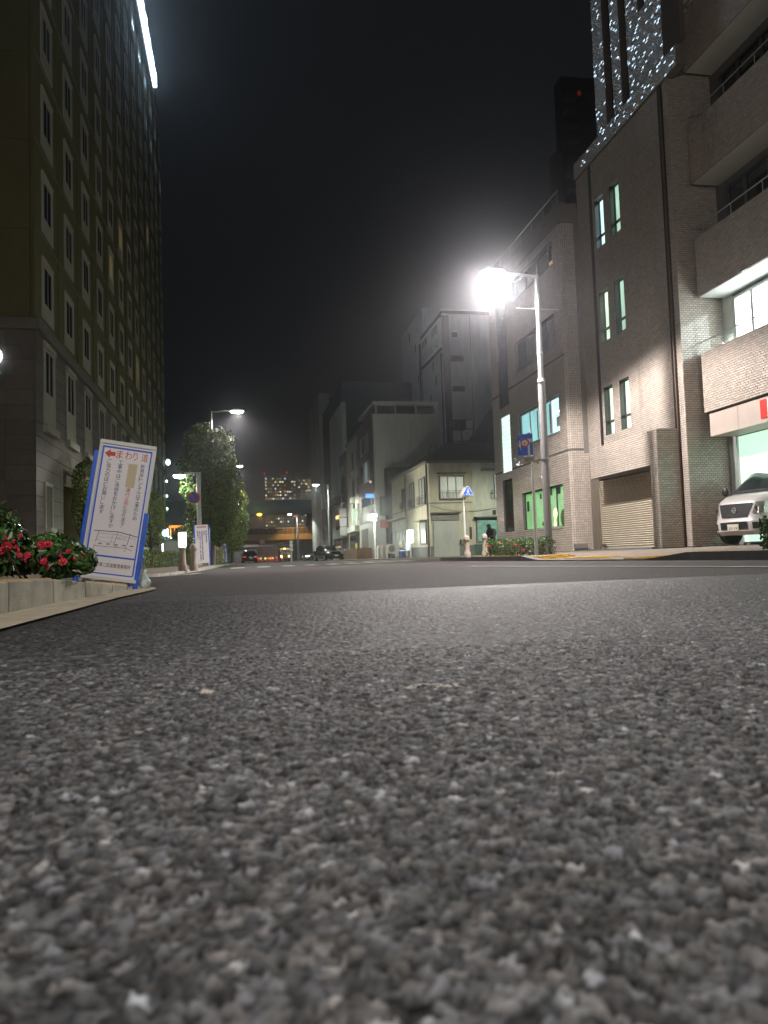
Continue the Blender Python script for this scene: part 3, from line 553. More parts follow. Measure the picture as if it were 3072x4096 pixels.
# ground-floor blind window
bw_ = part('niche_window', MB().box(HX + .03, HX + .09, 28.93, 29.03, 1.55, 3.35).box(HX + .03, HX + .09, 29.9, 30.02, 1.55, 3.35).box(HX + .03, HX + .09, 29.03, 29.9, 3.22, 3.35), K['cream'], ht)
part('panel', MB().box(HX + .031, HX + .04, 29.03, 29.9, 1.65, 3.22), K['granite'], bw_); part('window_sill', MB().box(HX + .03, HX + .2, 29.25, 30.1, 1.5, 1.68), K['cream'], bw_)
part('entrance_lintel', MB().box(HX - .02, HX + .14, 31.98, 35.9, 3.55, 3.95).box(HX - .02, HX + .22, 31.98, 36.0, 3.98, 4.08), K['mould'], ht)
wl_ = thing('wall_lamp', 'small warm lamp glowing in the hotel entrance recess', 'lamp', (-7.35, 32.5, 3.2))
part('bracket', MB().box(-7.4, -7.3, 32.45, 32.55, 3.3, 4.19), K['dsteel'], wl_); part('lens', MB().ell((-7.35, 32.5, 3.25), .13, .13, .09), K['L_warm'], wl_, smooth=True)
# roof sign seen edge on
rs = thing('roof_sign', 'white glowing roof sign letters seen edge on high on the hotel', 'sign', (-6.7, 61, 42))
part('rail', MB().box(-6.75, -6.70, 45, 67, 42.0, 42.1), K['dsteel'], rs)
for i, (y, h, w_) in enumerate(((45.4, 1.6, 1.2), (47.0, 1.5, 1.0), (48.6, 1.6, 1.1), (50.2, 1.5, 1.2), (51.8, 1.6, 1.0), (53.1, 1.5, .9), (54.3, 1.0, .9), (55.6, .85, .8), (56.8, 1.0, .9), (58.0, .9, .5), (58.8, 1.25, .5), (59.6, .9, .9), (60.9, 1.0, .8), (62.1, .85, .9), (63.3, 1.0, .7), (64.4, .9, .8), (65.5, 1.05, .6))):
    part('letter', MB().box(-6.70, -6.42, y, y + w_, 42.12, 42.12 + h), K['L_sign'], rs)
lg = thing('wall_logo', 'rounded blue white glowing letter cut off by the left picture edge', 'sign', (-8.1, 27.8, 7.3))
pts = []
for k in range(13):
    t = -math.pi / 2 + math.pi * k / 12; pts.append((-8.17 + .10 * math.cos(t), 27.74, 7.63 + .20 * math.sin(t)))
part('letter', MB().path([(-8.45, 27.74, 7.43)] + pts + [(-8.45, 27.74, 7.83)], .055), K['L_logo'], lg, smooth=True)
part('letter', MB().box(-8.17, -8.10, 27.74, 27.8, 7.02, 7.10), K['L_teal'], lg)
part('mounting', MB().box(-8.45, -8.15, 27.78, 27.868, 7.45, 7.8), K['dsteel'], lg)

# ------------------------------------------------------------------ lamps
def spot(parent, loc, power, col, deg=156, blend=.25, size=.12, rot=(0, 0, 0), lw=None):
    ld = bpy.data.lights.new('light_source', 'SPOT'); ld.energy = power; ld.color = col; ld.spot_size = R(deg); ld.spot_blend = blend; ld.shadow_soft_size = size
    o = bpy.data.objects.new('light_source', ld); C.objects.link(o); o.parent = parent; o.location = Vector(loc) - shift_of(parent); o.rotation_euler = rot; return o
def street_lamp(x, y, sgn, label, power, col, lens, h=7.35, arm=1.2, big=1., group='tall street lamps along both kerbs', z0=.1, brace=False, r=.095, deg=158, pm='pole'):
    t = thing('street_lamp', label, 'street lamp', (x, y, z0), group)
    part('pole', MB().tube((x, y, z0), (x, y, z0 + 4.7), r, r * .95, 16).tube((x, y, z0 + 4.7), (x, y, z0 + 4.8), r * 1.12, r * .9, 16), K[pm], t, smooth=True)
    part('upper_pole', MB().tube((x, y, z0 + 4.8), (x, y, h), r * .72, r * .6, 14), K[pm], t, smooth=True)
    part('arm', MB().tube((x, y, h - .05), (x + sgn * (arm - .25), y, h + .05), .035, .03, 10), K['steel'], t, smooth=True)
    hx = x + sgn * arm
    part('lamp_head', MB().ell((hx, y, h + .02), .34 * big, .2 * big, .12, 18, 6, -.1, 1) if not brace else MB().ell((hx, y, h + .01), .37, .31, .13, 18, 6, -.05, 1), K['steel'], t, smooth=True)
    part('lens', MB().ell((hx, y, h), .30 * big, (.26 if brace else .17) * big, (.10 if brace else .09) * big, 20, 8, -1, -.02), lens, t, smooth=True)
    if brace:
        part('crossbar', MB().tube((x - .62, y, h - .95), (x + .62, y, h - .95), .014, n=6), K['alu'], t); part('collar', MB().tube((x, y, 2.7), (x, y, 2.76), r * 1.1, n=14).tube((x, y, h - 2.2), (x, y, h - 2.15), r * .8, n=14), K['alu'], t)
    if power: spot(t, (hx, y, h - (.17 if brace else .14)), power, col, deg)
    return t
main = street_lamp(8.13, 19.0, -1, 'nearest tall street lamp, glaring white over the right kerb', 7400, (1, .92, .88), K['L_main'], h=7.80, arm=1.28, z0=.12, brace=True, deg=149, big=1.15, r=.105, pm='pole')
street_lamp(-1.25, 36, 1, 'street lamp rising out of the clipped tree at left', 2600, (1, .95, .9), K['L_far'])
street_lamp(-1.25, 57, 1, 'second lamp in line behind the clipped trees', 3000, (1, .95, .9), K['L_far'])
street_lamp(-1.25, 95, 1, 'third lamp in line behind the trees, level with the highway', 3000, (1, .95, .9), K['L_far'])
street_lamp(-1.2, 135, 1, 'fourth and lowest lamp in line behind the trees', 2500, (1, .95, .9), K['L_far'])
street_lamp(8.4, 72, -1, 'street lamp on a thin pole before the blank grey building', 4000, (.9, 1, .85), K['L_far'])
street_lamp(8.8, 118, -1, 'lamp shining before the highway girder, over the thin central pole', 2500, (1, .95, .9), K['L_far'], r=.16)
street_lamp(12.4, 205, -1, 'tiny far street lamp shining under the highway', 0, (1, .95, .9), K['L_far'])
street_lamp(20.6, 215, -1, 'tiny lamp beside the foot of the blank grey building', 0, (1, .95, .9), K['L_far'], r=.2)
# lamps of the same street behind the camera
street_lamp(-1.7, -5.5, 1, 'street lamp of the left kerb behind the viewer', 0, (1, .98, .93), K['L_far'], h=7.35)
street_lamp(7.9, -14, -1, 'street lamp of the right kerb behind the viewer', 0, (1, .95, .93), K['L_far'], h=7.35)
for q, (lx, ly, e, c) in enumerate(((-.45, -5.5, 2800, (1, .95, .88)), (6.7, -14, 330, (1, .94, .88)))):
    l = bpy.data.lights.new('light_source', 'POINT'); l.energy = e; l.color = c; l.shadow_soft_size = .12
    o = bpy.data.objects.new('light_source', l); C.objects.link(o); o.parent = [x for x in C.objects if x.name.startswith('street_lamp') and 'behind the viewer' in x['label']][q]; o.location = Vector((lx, ly, 7.1)) - o.parent.location
# side street lamp behind the tiled corner building, lights the old corner house
street_lamp(18.5, 36, 1, 'greenish lamp in the side street hidden by the tiled corner building', 8500, (.97, 1, .80), K['L_far'], arm=-1.0, deg=172)
# low promenade lamp on the left
t = thing('promenade_lamp', 'white square topped lamp post carrying the round no parking sign', 'street lamp', (-1.78, 34, .08))
part('pole', MB().box(-1.87, -1.69, 33.91, 34.09, .08, 4.22), K['white'], t, bevel=.02); part('arm', MB().box(-2.4, -1.87, 33.94, 34.06, 4.12, 4.22), K['white'], t)
part('lamp_head', MB().ell((-2.6, 34, 4.1), .27, .2, .06, 16, 5, 0, 1), K['white'], t, smooth=True); part('lens', MB().ell((-2.6, 34, 4.09), .26, .19, .13, 16, 6, -1, 0), K['L_cool'], t, smooth=True)
spot(t, (-2.6, 34, 3.93), 330, (.85, 1, .93), 150)
ns = thing('no_parking_sign', 'round blue no parking sign with red rim on the white lamp post', 'road sign', (-1.98, 33.8, 3.0))
part('rim', MB().tube((-2.0, 33.82, 3.08), (-2.0, 33.80, 3.08), .27, n=32), K['red'], ns); part('face', MB().tube((-2.0, 33.81, 3.08), (-2.0, 33.79, 3.08), .20, n=32), K['bluep'], ns)
part('slash', MB().add([(-2.16, 33.78, 3.21), (-2.12, 33.78, 3.25), (-1.84, 33.78, 2.95), (-1.88, 33.78, 2.91)], [(0, 3, 2, 1)]), K['red'], ns); part('clamp', MB().box(-2.1, -1.88, 33.82, 33.9, 3.05, 3.1), K['steel'], ns)

# ------------------------------------------------------------------ detour sign board (front left)
sg = thing('detour_sign', 'leaning white and blue Japanese detour sign board with red arrow', 'sign board', (-1.135, 6.80, .09), local=True)
sg.rotation_euler = (R(-2), R(9.0), 0)
BW, BH = .46, 1.165      # board: width along x, height along z, face towards -y
part('board', MB().box(-BW / 2, BW / 2, -.006, .006, .03, .03 + BH), K['board'], sg)
fr = [(-BW / 2 - .008, BW / 2 + .008, .005, .035), (-BW / 2 - .008, BW / 2 + .008, .03 + BH - .012, .03 + BH + .022)]
part('frame', MB().box(fr[0][0], fr[0][1], -.02, .012, fr[0][2], fr[0][3]).box(fr[1][0], fr[1][1], -.02, .012, fr[1][2], fr[1][3]).box(-BW / 2 - .008, -BW / 2 + .016, -.018, .012, .035, BH + .018).box(BW / 2 - .016, BW / 2 + .010, -.018, .012, .62, BH + .018), K['white'], sg, bevel=.003)
bd = MB(); y_ = -.0085
for a, b, c, d in ((-.20, .20, 1.150, 1.166), (-.210, -.196, .06, 1.166), (.196, .208, .06, 1.166), (-.20, .20, .055, .065), (-.20, .20, .203, .217)): bd.box(a, b, y_, -.0055, c, d)
part('blue_border', bd, K['bluep'], sg)
part('leg', MB().box(BW / 2 - .012, BW / 2 + .028, -.014, .016, -.12, .62), K['bluep'], sg, label='blue front leg with worn paint', bevel=.004)
part('leg', MB().box(-BW / 2 - .045, -BW / 2 - .006, -.012, .02, -.06, BH - .05), K['bluep'], sg, bevel=.004)
for s_ in (-1, 1): part('rear_leg', MB().add([(s_ * .22 - .015, .03, 1.1), (s_ * .22 + .015, .03, 1.1), (s_ * .22 + .015, .05, 1.1), (s_ * .22 - .015, .05, 1.1), (s_ * .22 - .115, .40, -.07), (s_ * .22 - .085, .40, -.07), (s_ * .22 - .085, .42, -.07), (s_ * .22 - .115, .42, -.07)], [(0, 1, 5, 4), (1, 2, 6, 5), (2, 3, 7, 6), (3, 0, 4, 7), (4, 5, 6, 7), (3, 2, 1, 0)]), K['bluep'], sg)
def MT(x, z, y=-.007): return Matrix(((1, 0, 0, x), (0, 0, -1, y), (0, 1, 0, z), (0, 0, 0, 1)))
part('red_arrow', MB().prism([(0, 0), (.045, .038), (.045, .018), (.09, .018), (.09, -.018), (.045, -.018), (.045, -.038)], 0, .002), K['inkr'], sg)
ar = sg.children[-1]; ar.matrix_local = MT(-.187, 1.100)
for ch, x in zip('まわり道', (-.075, 0, .068, .138)): text_part('lettering', ch, K['inkr'], sg, MT(x - .015, 1.068), .07, .0006, fit=(.056 if ch != 'り' else .036, .072))
def column(txt, x, ztop, pitch, size, mat):
    for i, ch in enumerate(txt):
        w_ = size if ch not in 'こいりし' else size * .75; h_ = size * (1 if ch not in 'ニ二' else .5)
        if ch == '。': w_ = h_ = size * .3
        text_part('lettering', ch, mat, sg, MT(x, ztop - i * pitch - h_ * .9), size, .0005, fit=(w_, h_))
column('新銭座トンネルは工事のため', .128, 1.040, .0385, .034, K['ink'])
column('通行止め', .036, .815, .0385, .036, K['inkr']); column('となります。', .036, .660, .0360, .033, K['ink'])
part('ivory_patch', MB().box(.024, .100, -.010, -.0065, .828, 1.035), K['ivory'], sg)
column('工事中はご迷惑をおかけしますが', -.062, 1.048, .0398, .036, K['ink']); column('ご協力のほどお願いします', -.158, 1.048, .0405, .037, K['ink'])
ml = MB()
def seg(mb, x0, z0, x1, z1, w_):
    a = Vector((x0, z0)); b = Vector((x1, z1)); d = (b - a).normalized(); n_ = Vector((-d.y, d.x)) * w_ / 2
    q = [a + n_, b + n_, b - n_, a - n_]; mb.add([(p.x, -.0072, p.y) for p in q], [(0, 3, 2, 1)])
def mp(px, pz): return (-.205 + px * .000255 * 1.0, 0) 
MX = lambda a, b: ((a - 470) / 1080 * .36 - .165, .418 - (b - 380) / 700 * .20 + (a - 470) / 1080 * .052)
for a, b, c, d, w_ in ((450, 375, 600, 390, .006), (600, 390, 1050, 435, .006), (1050, 435, 1550, 610, .006), (575, 400, 525, 720, .004), (1045, 440, 990, 780, .003), (1360, 500, 1310, 850, .004), (580, 465, 1040, 520, .002), (1040, 520, 1530, 685, .002), (570, 575, 920, 610, .0015), (1020, 640, 1320, 715, .0015), (940, 515, 905, 750, .002), (520, 780, 490, 960, .003), (1300, 880, 1270, 1060, .003), (520, 840, 1290, 940, .003), (1290, 940, 1460, 1020, .003), (560, 650, 610, 660, .0015), (610, 660, 620, 710, .0015), (620, 710, 960, 765, .0015)):
    p, q = MX(a, b), MX(c, d); seg(ml, p[0], p[1], q[0], q[1], w_)
part('street_map', ml, K['ink'], sg)
ml = MB()
for a, b in ((600, 770), (800, 795), (1000, 825), (1195, 850), (1390, 880)): p = MX(a, b); q = MX(a + 85, b + 12); seg(ml, p[0], p[1], q[0], q[1], .008)
part('railway_dashes', ml, K['inkb'], sg)
p = MX(1045, 640); text_part('lettering', '通行止め', K['inkp'], sg, MT(p[0], p[1]), .02, .0004, fit=(.07, .016))
ml = MB(); p = MX(985, 800); seg(ml, p[0], p[1] - .02, p[0], p[1] + .01, .003); p = MX(1000, 880); seg(ml, p[0], p[1], p[0] + .03, p[1], .004); part('closure_mark', ml, K['inkr'], sg)
text_part('lettering', '東京都第二区画整理事務所', K['inkb'], sg, MT(-.172, .118), .03, .0005, fit=(.345, .036))
bg_ = thing('sand_bag', 'crumpled white plastic weight bag tied behind the detour sign leg', 'bag', (-.86, 6.98, .0))
for o_ in (((-.86, 7.0, .10), .04, .05, .085), ((-.845, 6.99, .05), .05, .055, .05), ((-.87, 7.0, .26), .028, .03, .05)):
    mb = MB().ell(o_[0], *o_[1:], 14, 8); mb.v = [(x + .006 * math.sin(60 * z + 3), y, z + .006 * math.sin(90 * x)) for x, y, z in mb.v]; part('bag', mb, K['bag'], bg_)
part('tie', MB().tube((-.86, 7.0, .16), (-.87, 7.0, .24), .008, n=6), K['bag'], bg_)
cb = thing('concrete_post', 'short rough concrete post half hidden behind the detour sign', 'bollard', (-1.42, 7.25, .03)); part('post', MB().lathe([(.095, 0), (.095, .23), (.085, .245), (.05, .25)], (-1.42, 7.25, .03), 18), K['conc'], cb, smooth=True); part('foot', MB().lathe([(.12, 0), (.12, .03), (.1, .035)], (-1.42, 7.25, .028), 18), K['conc'], cb)

# ------------------------------------------------------------------ foliage
def leaf_arrays(P, Nrm, size, r, aspect=.5, bend=.25):
    n = len(P); a = np.cross(Nrm, r.normal(size=(n, 3))); a /= np.linalg.norm(a, axis=1)[:, None] + 1e-9; b = np.cross(Nrm, a); s = (size * r.uniform(.6, 1.25, n))[:, None]
    V = np.stack([P - a * s * .5, P + b * s * aspect * .5 + Nrm * s * bend * .3, P + a * s * .5 - Nrm * s * bend * .2, P - b * s * aspect * .5 + Nrm * s * bend * .3], 1).reshape(-1, 3)
    F = (np.arange(n) * 4)[:, None] + np.array([[0, 1, 2], ]); F2 = (np.arange(n) * 4)[:, None] + np.array([[0, 2, 3]])
    return V, np.concatenate([F, F2])
def foliage(name, parent, P, Nrm, size, mat, seed, aspect=.5, dark=.55):
    r = np.random.default_rng(seed); Nr = Nrm + r.normal(0, .55, Nrm.shape); Nr /= np.linalg.norm(Nr, axis=1)[:, None]
    V, F = leaf_arrays(P, Nr, size, r, aspect); t = r.uniform(dark, 1.35, len(P)); y = r.uniform(.8, 1.6, len(P)) ** 2
    col = np.stack([t * np.where(r.random(len(P)) < .12, 2.2, 1) * y ** .3, t * y ** .2, t * .9, np.ones(len(P))], 1).repeat(4, 0)
    sh = np.array(shift_of(parent)[:]); ob = bpy.data.objects.new(name, arr_mesh(name, V - sh, F, mat, col)); C.objects.link(ob); ob.parent = parent; ob['kind'] = 'stuff'; return ob
def blob_points(n, c, rad, seed, lumps=9, depth=.35, e=2.6, box=False):
    r = np.random.default_rng(seed); d = r.normal(size=(n, 3)); d /= np.linalg.norm(d, axis=1)[:, None]
    q = (np.abs(d) ** e).sum(1) ** (-1 / e); L = r.normal(size=(lumps, 3)); L /= np.linalg.norm(L, axis=1)[:, None]
    k = 1 + .22 * np.max(np.exp(-12 * (1 - d @ L.T)), axis=1) - .10 + .05 * np.sin(d @ r.normal(0, 9, (3, 1))[:, 0])
    s = q * k * (1 - depth * r.random(n) ** 2.2); return np.array(c) + d * s[:, None] * np.array(rad), d
def flower_mesh(s=.045):
    mb = MB()
    for ring, (k, rr, tz, ph) in enumerate(((7, 1, .15, 0), (6, .75, .35, .4), (5, .48, .6, .9))):
        for i in range(k):
            t = 2 * math.pi * i / k + ph; c_, s_ = math.cos(t), math.sin(t); w_ = .5 * rr
            P = [(0, 0, .1 + .1 * ring), (c_ * rr * .6 - s_ * w_, s_ * rr * .6 + c_ * w_, .2 * tz + .12 * ring), (c_ * rr, s_ * rr, tz + .02 * ring), (c_ * rr * .6 + s_ * w_, s_ * rr * .6 - c_ * w_, .2 * tz + .12 * ring)]
            mb.add([(x * s, y * s, z * s) for x, y, z in P], [(0, 1, 2), (0, 2, 3)])
    return mesh('flower', mb, K['petal'])
FL = flower_mesh(); STM = mesh('stamen', MB().ell((0, 0, .022), .009, .009, .012, 8, 4), K['gold'])
def flowers(parent, items):
    for p, nrm, s in items:
        o = inst('flower', FL, parent, p); o.rotation_mode = 'QUATERNION'; o.rotation_quaternion = Vector(nrm).to_track_quat('Z', 'Y'); o.scale = (s, s, s)
        st = bpy.data.objects.new('stamen', STM); C.objects.link(st); st.parent = o
# camellia bush in the left foreground
bu = thing('camellia_bush', 'glossy green camellia bush with red flowers behind the left kerb', 'bush', (-2.0, 5.0, .16))
lobes = [((-1.85, 5.3, .34), (.50, .55, .33), 3600), ((-1.28, 5.35, .27), (.27, .35, .175), 2300), ((-1.52, 5.0, .31), (.25, .3, .25), 2000), ((-2.5, 5.5, .36), (.55, .6, .35), 1800), ((-1.03, 5.2, .25), (.10, .16, .09), 220)]
near_leaf = []
for i, (c, rad, n) in enumerate(lobes):
    P, D = blob_points(n, c, rad, 40 + i, depth=.5, e=2.2); k = P[:, 2] > .19 - .03 * (P[:, 0] > -1.25); P, D = P[k], D[k]
    foliage('foliage', bu, P, D, .062, K['leaf'], 50 + i, .5, .45)
    q = P[(D[:, 1] < -.15)][:75]; qd = D[(D[:, 1] < -.15)][:75]; near_leaf += list(zip(q + qd * .012, qd))
lm = []
for g in (.6, .85, 1.1, 1.4):
    me = mesh('leaf', MB().add([(-.033, 0, 0), (-.012, .015, .005), (.014, .013, .004), (.034, 0, -.006), (.014, -.013, .004), (-.012, -.015, .005), (0, 0, -.001)], [(0, 6, 1), (1, 6, 2), (2, 6, 3), (3, 6, 4), (4, 6, 5), (5, 6, 0)]), K['leaf'])
    at = me.color_attributes.new('tint', 'FLOAT_COLOR', 'POINT'); at.data.foreach_set('color', [g * 1.05, g, g * .9, 1.] * 7); lm.append(me)
for p, d in near_leaf[:290]:
    o = inst('leaf', random.choice(lm), bu, p); v = Vector(d) + Vector((random.gauss(0, .5), random.gauss(0, .5), random.gauss(0, .5) + .3)); o.rotation_mode = 'QUATERNION'; o.rotation_quaternion = v.to_track_quat('Z', 'Y') @ Matrix.Rotation(random.uniform(0, 6.28), 4, 'Z').to_quaternion()
st = MB()
for i in range(26): a = (-1.25 - random.random() * 1.2, 5.1 + random.gauss(0, .15), .12); st.tube(a, (a[0] + random.gauss(0, .15), a[1] + random.gauss(0, .15), .42), .008, .004, 5)
part('stem', st, K['bark'], bu, kind='stuff')
def at_px(u, v, y):      # helper kept in metres: position on the bush front for a flower
    return (u, y, v)
fl = [((-1.33, 4.72, .335), 1.0), ((-1.36, 4.74, .31), .8), ((-1.26, 4.85, .255), .55), ((-1.18, 4.88, .34), .85), ((-1.145, 4.9, .345), .9), ((-1.16, 4.86, .24), .85), ((-1.07, 4.95, .235), .85), ((-1.28, 4.8, .28), .6), ((-1.235, 4.8, .28), .65), ((-1.42, 4.72, .39), .5), ((-1.35, 4.75, .385), .5), ((-1.315, 4.8, .365), .5), ((-1.47, 4.6, .25), .8), ((-1.06, 5.05, .30), .6), ((-1.09, 5.0, .275), .45), ((-1.15, 4.9, .205), .5), ((-.985, 5.1, .275), .42), ((-1.30, 4.8, .33), .5), ((-1.29, 4.85, .40), .5)]
flowers(bu, [((p[0] - .02, p[1] + .02, p[2] + .02), (random.gauss(.1, .3), -1, random.gauss(.35, .3)), s * .72) for p, s in fl])
for q in range(9):
    p = fl[q * 2 % len(fl)][0]; mb = MB().ell((p[0] + .05, p[1], p[2] + .04 * random.uniform(-1, 1)), .008, .008, .013, 8, 5); part('bud', mb, K['leaf'] if q % 3 else K['petal'], bu)

def tree(x, y, h, rw, label, n=5200, seed=1, trunk=True, cat='tree', mat='tleaf', size=.16, group='clipped trees in a row on the left pavement', z0=.1, name='clipped_tree'):
    t = thing(name, label, cat, (x, y, z0), group)
    cz = (h + 1.2) / 2; P, D = blob_points(n, (x, y, cz), (rw, rw * 1.05, (h - 1.2) / 2), seed, 26, .42, 4.0)
    r = np.random.default_rng(seed + 5); taper = np.interp(P[:, 2], [1.2, h * .35, h * .6, h * .8, h], [.78, .9, .98, 1.06, .9]); P[:, 0] = x + (P[:, 0] - x) * taper; P[:, 1] = y + (P[:, 1] - y) * taper
    g = np.sin(P[:, 2] * 5.1 + seed) * .08 * rw; P[:, 0] += g * np.sign(P[:, 0] - x)
    foliage('crown', t, P, D, size, K[mat], seed + 9, .55, .4)
    tr = MB().tube((x, y, z0), (x + .03, y, 1.6), .11, .09, 10).tube((x + .03, y, 1.6), (x - .05, y, h * .8), .09, .03, 8)
    for i in range(8): z = 1.5 + i * (h - 2.4) / 8; a = i * 2.4; tr.tube((x, y, z), (x + math.cos(a) * rw * .7, y + math.sin(a) * rw * .7, z + .6), .035, .012, 6)
    part('trunk', tr, K['bark'], t, smooth=True); return t
tree(-1.36, 35.2, 6.25, 1.17, 'tallest and nearest clipped tree, round topped, behind the white lamp post', 16000, 3, size=.15)
tree(-1.25, 50, 6.7, 1.35, 'second clipped tree, half hidden, with its right edge lit', 9000, 5)
tree(-1.0, 60, 6.4, 1.4, 'third clipped tree down the row', 7000, 7)
tree(-.85, 72, 5.6, 1.5, 'fourth clipped tree near the dark parked car', 6000, 9)
tree(-4.62, 24, 3.4, .36, 'narrow dark conifer beside the hotel entrance, partly behind the detour sign', 3600, 11, size=.09, group='dark evergreens against the hotel', name='conifer')
tree(-5.0, 44, 4.3, .75, 'dark evergreen standing just right of the detour sign', 3600, 13, size=.13, group='dark evergreens against the hotel', name='evergreen_tree')
tree(-4.0, 58, 3.0, 1.0, 'loose bush like tree lit teal by the promenade lights', 3000, 15, size=.16, group='dark evergreens against the hotel', name='evergreen_tree')
def hedge(name, label, pts, w, h, n, seed, fl_=(), z0=.1, mat='leaf', size=.06):
    (x0, y0), (x1, y1) = pts; t = thing(name, label, 'hedge', ((x0 + x1) / 2, (y0 + y1) / 2, z0)); r = np.random.default_rng(seed)
    s = r.random(n); a = r.uniform(-1, 1, n); b = r.random(n); side = r.integers(0, 3, n); nx, ny = -(y1 - y0), (x1 - x0); L_ = math.hypot(nx, ny); nx /= L_; ny /= L_
    a = np.where(side == 0, -1 + .3 * r.random(n), np.where(side == 1, 1 - .3 * r.random(n), a)); b = np.where(side == 2, 1 - .2 * r.random(n), b); top = h * (1 + .10 * np.sin(s * 23) + .06 * np.sin(s * 61 + 2)); edge = np.sqrt(np.clip(1 - (np.maximum(0, b - .7) / .42) ** 2, .1, 1))
    P = np.stack([x0 + (x1 - x0) * s + nx * a * w / 2 * edge, y0 + (y1 - y0) * s + ny * a * w / 2 * edge, z0 + b * top], 1); D = np.stack([nx * a, ny * a, b * .9 - .1], 1); D /= np.linalg.norm(D, axis=1)[:, None] + 1e-6
    foliage('foliage', t, P, D, size, K[mat], seed, .5, .4); st = MB()
    for i in range(24): q = i / 23; px, py = x0 + (x1 - x0) * q, y0 + (y1 - y0) * q; st.tube((px, py, z0 - .02), (px + random.gauss(0, .06), py, z0 + h * .8), .012, .005, 5)
    part('stem', st, K['bark'], t, kind='stuff')
    if fl_: flowers(t, fl_)
    return t
hedge('flower_hedge', 'low dark hedge dotted with red flowers between the bollard and the lamp post', ((7.05, 20.6), (7.85, 18.3)), .5, .44, 3600, 70, [((6.86, 20.2, .42), (-.5, -1, .2), 1.0), ((7.0, 19.7, .48), (-.5, -1, .5), .8), ((7.2, 19.0, .42), (-.6, -1, .3), 1.0), ((7.32, 18.8, .28), (-.6, -1, .2), 1.0), ((7.12, 19.3, .52), (-.3, -1, .7), .6)], z0=.12)
hedge('hedge', 'clipped dark green hedge at the foot of the hotel, left part', ((-3.6, 23.5), (-3.0, 31)), .9, .62, 3600, 72, z0=.05, mat='tleaf', size=.08)
hedge('hedge', 'clipped hedge running on behind the lit bollard', ((-2.95, 31.5), (-2.5, 44)), .8, .6, 3000, 73, z0=.08, mat='tleaf', size=.09)
hedge('shrub', 'small leafy shrub with white glints in front of the silver van', ((7.80, 10.15), (8.4, 9.8)), .40, .44, 2200, 74, z0=.14, size=.07)
for x, y, h, s in ((-1.2, 38, .7, 80), (-1.1, 48, .6, 81)):
    hedge('shrub', 'low round shrub at the foot of the clipped trees, %s' % ('nearer one' if s == 80 else 'farther one'), ((x - .2, y), (x + .2, y + 1)), .6, h, 900, s, z0=.1, mat='tleaf', size=.1)

# ------------------------------------------------------------------ street furniture
def stone_bollard(x, y, z, label, h=.62, lampy=False, group='stone bollards along the kerbs'):
    t = thing('bollard', label, 'bollard', (x, y, z), group)
    part('post', MB().lathe([(.095, 0), (.095, .13), (.078, .16), (.07, .18), (.066, h - .16), (.082, h - .14), (.082, h - .11), (.068, h - .10)], (x, y, z), 20), K['bollard'], t, smooth=True)
    if lampy:
        part('lamp_glass', MB().lathe([(.075, h - .1), (.085, h - .05), (.088, h + .22)], (x, y, z), 18), lit('bollard_lamp_glass', (1, .98, .9), 3.2, .2), t, smooth=True); part('cap', MB().lathe([(.095, h + .22), (.095, h + .235), (.04, h + .25)], (x, y, z), 18), K['steel'], t)
    else: part('cap', MB().ell((x, y, z + h - .10), .078, .078, .10, 18, 6, 0, 1), K['bollard'], t, smooth=True)
    return t
stone_bollard(6.46, 21, .12, 'stone bollard at the foot of the blue triangular crossing sign', .64)
stone_bollard(7.0, 21, .12, 'stone bollard at the end of the flowering hedge', .68)
stone_bollard(-1.26, 17, .05, 'left bollard with a brightly lit white lamp head', .62, True)
stone_bollard(-1.02, 16.9, .05, 'thick pale bollard just right of the lit bollard', .60)
xs = thing('crossing_sign', 'blue triangular pedestrian crossing sign on a white post', 'road sign', (6.44, 21.05, .7))
part('post', MB().tube((6.42, 21.06, .72), (6.42, 21.06, 1.62), .034, n=12).tube((6.42, 21.06, 1.62), (6.42, 21.06, 2.02), .02, n=10), K['white'], xs, smooth=True)
def tri(cx, cz, y, r_, t_):
    pts = []
    for a in (90, 210, 330):
        for d in (-16, 0, 16): pts.append((cx + r_ * (1.0 if d == 0 else .93) * math.cos(R(a + d * .6)), cz + r_ * (1.0 if d == 0 else .93) * math.sin(R(a + d * .6))))
    n = len(pts); return MB().add([(p[0], y, p[1]) for p in pts] + [(p[0], y + t_, p[1]) for p in pts], [tuple(range(n)), tuple(range(2 * n - 1, n - 1, -1))] + [(i, (i + 1) % n, n + (i + 1) % n, n + i) for i in range(n)])
part('panel_rim', tri(6.545, 2.02, 21.0, .185, .01), K['white'], xs); part('panel', tri(6.545, 2.02, 20.995, .165, .004), K['bluep'], xs)
part('rear_panel', tri(6.475, 2.00, 21.09, .185, .01), M('bare_panel_back', (.5, .42, .32), .5), xs)
wk = MB(); seg2 = lambda a, b, c, d, w_: wk.add([(a - w_, 20.99, b), (a + w_, 20.99, b), (c + w_, 20.99, d), (c - w_, 20.99, d)], [(0, 1, 2, 3)])
seg2(6.55, 2.09, 6.55, 2.02, .018); seg2(6.55, 2.02, 6.60, 1.945, .01); seg2(6.55, 2.02, 6.50, 1.945, .01); seg2(6.55, 2.08, 6.60, 2.03, .007); seg2(6.55, 2.08, 6.51, 2.03, .007); wk.tube((6.553, 20.988, 2.115), (6.553, 20.992, 2.115), .014, n=10)
part('walking_figure', wk, K['white'], xs); wk = MB()
for q in range(5): wk.box(6.425 + q * .052, 6.425 + q * .052 + .032, 20.988, 20.992, 1.935 - .0, 1.947)
part('zebra_marks', wk, K['white'], xs)
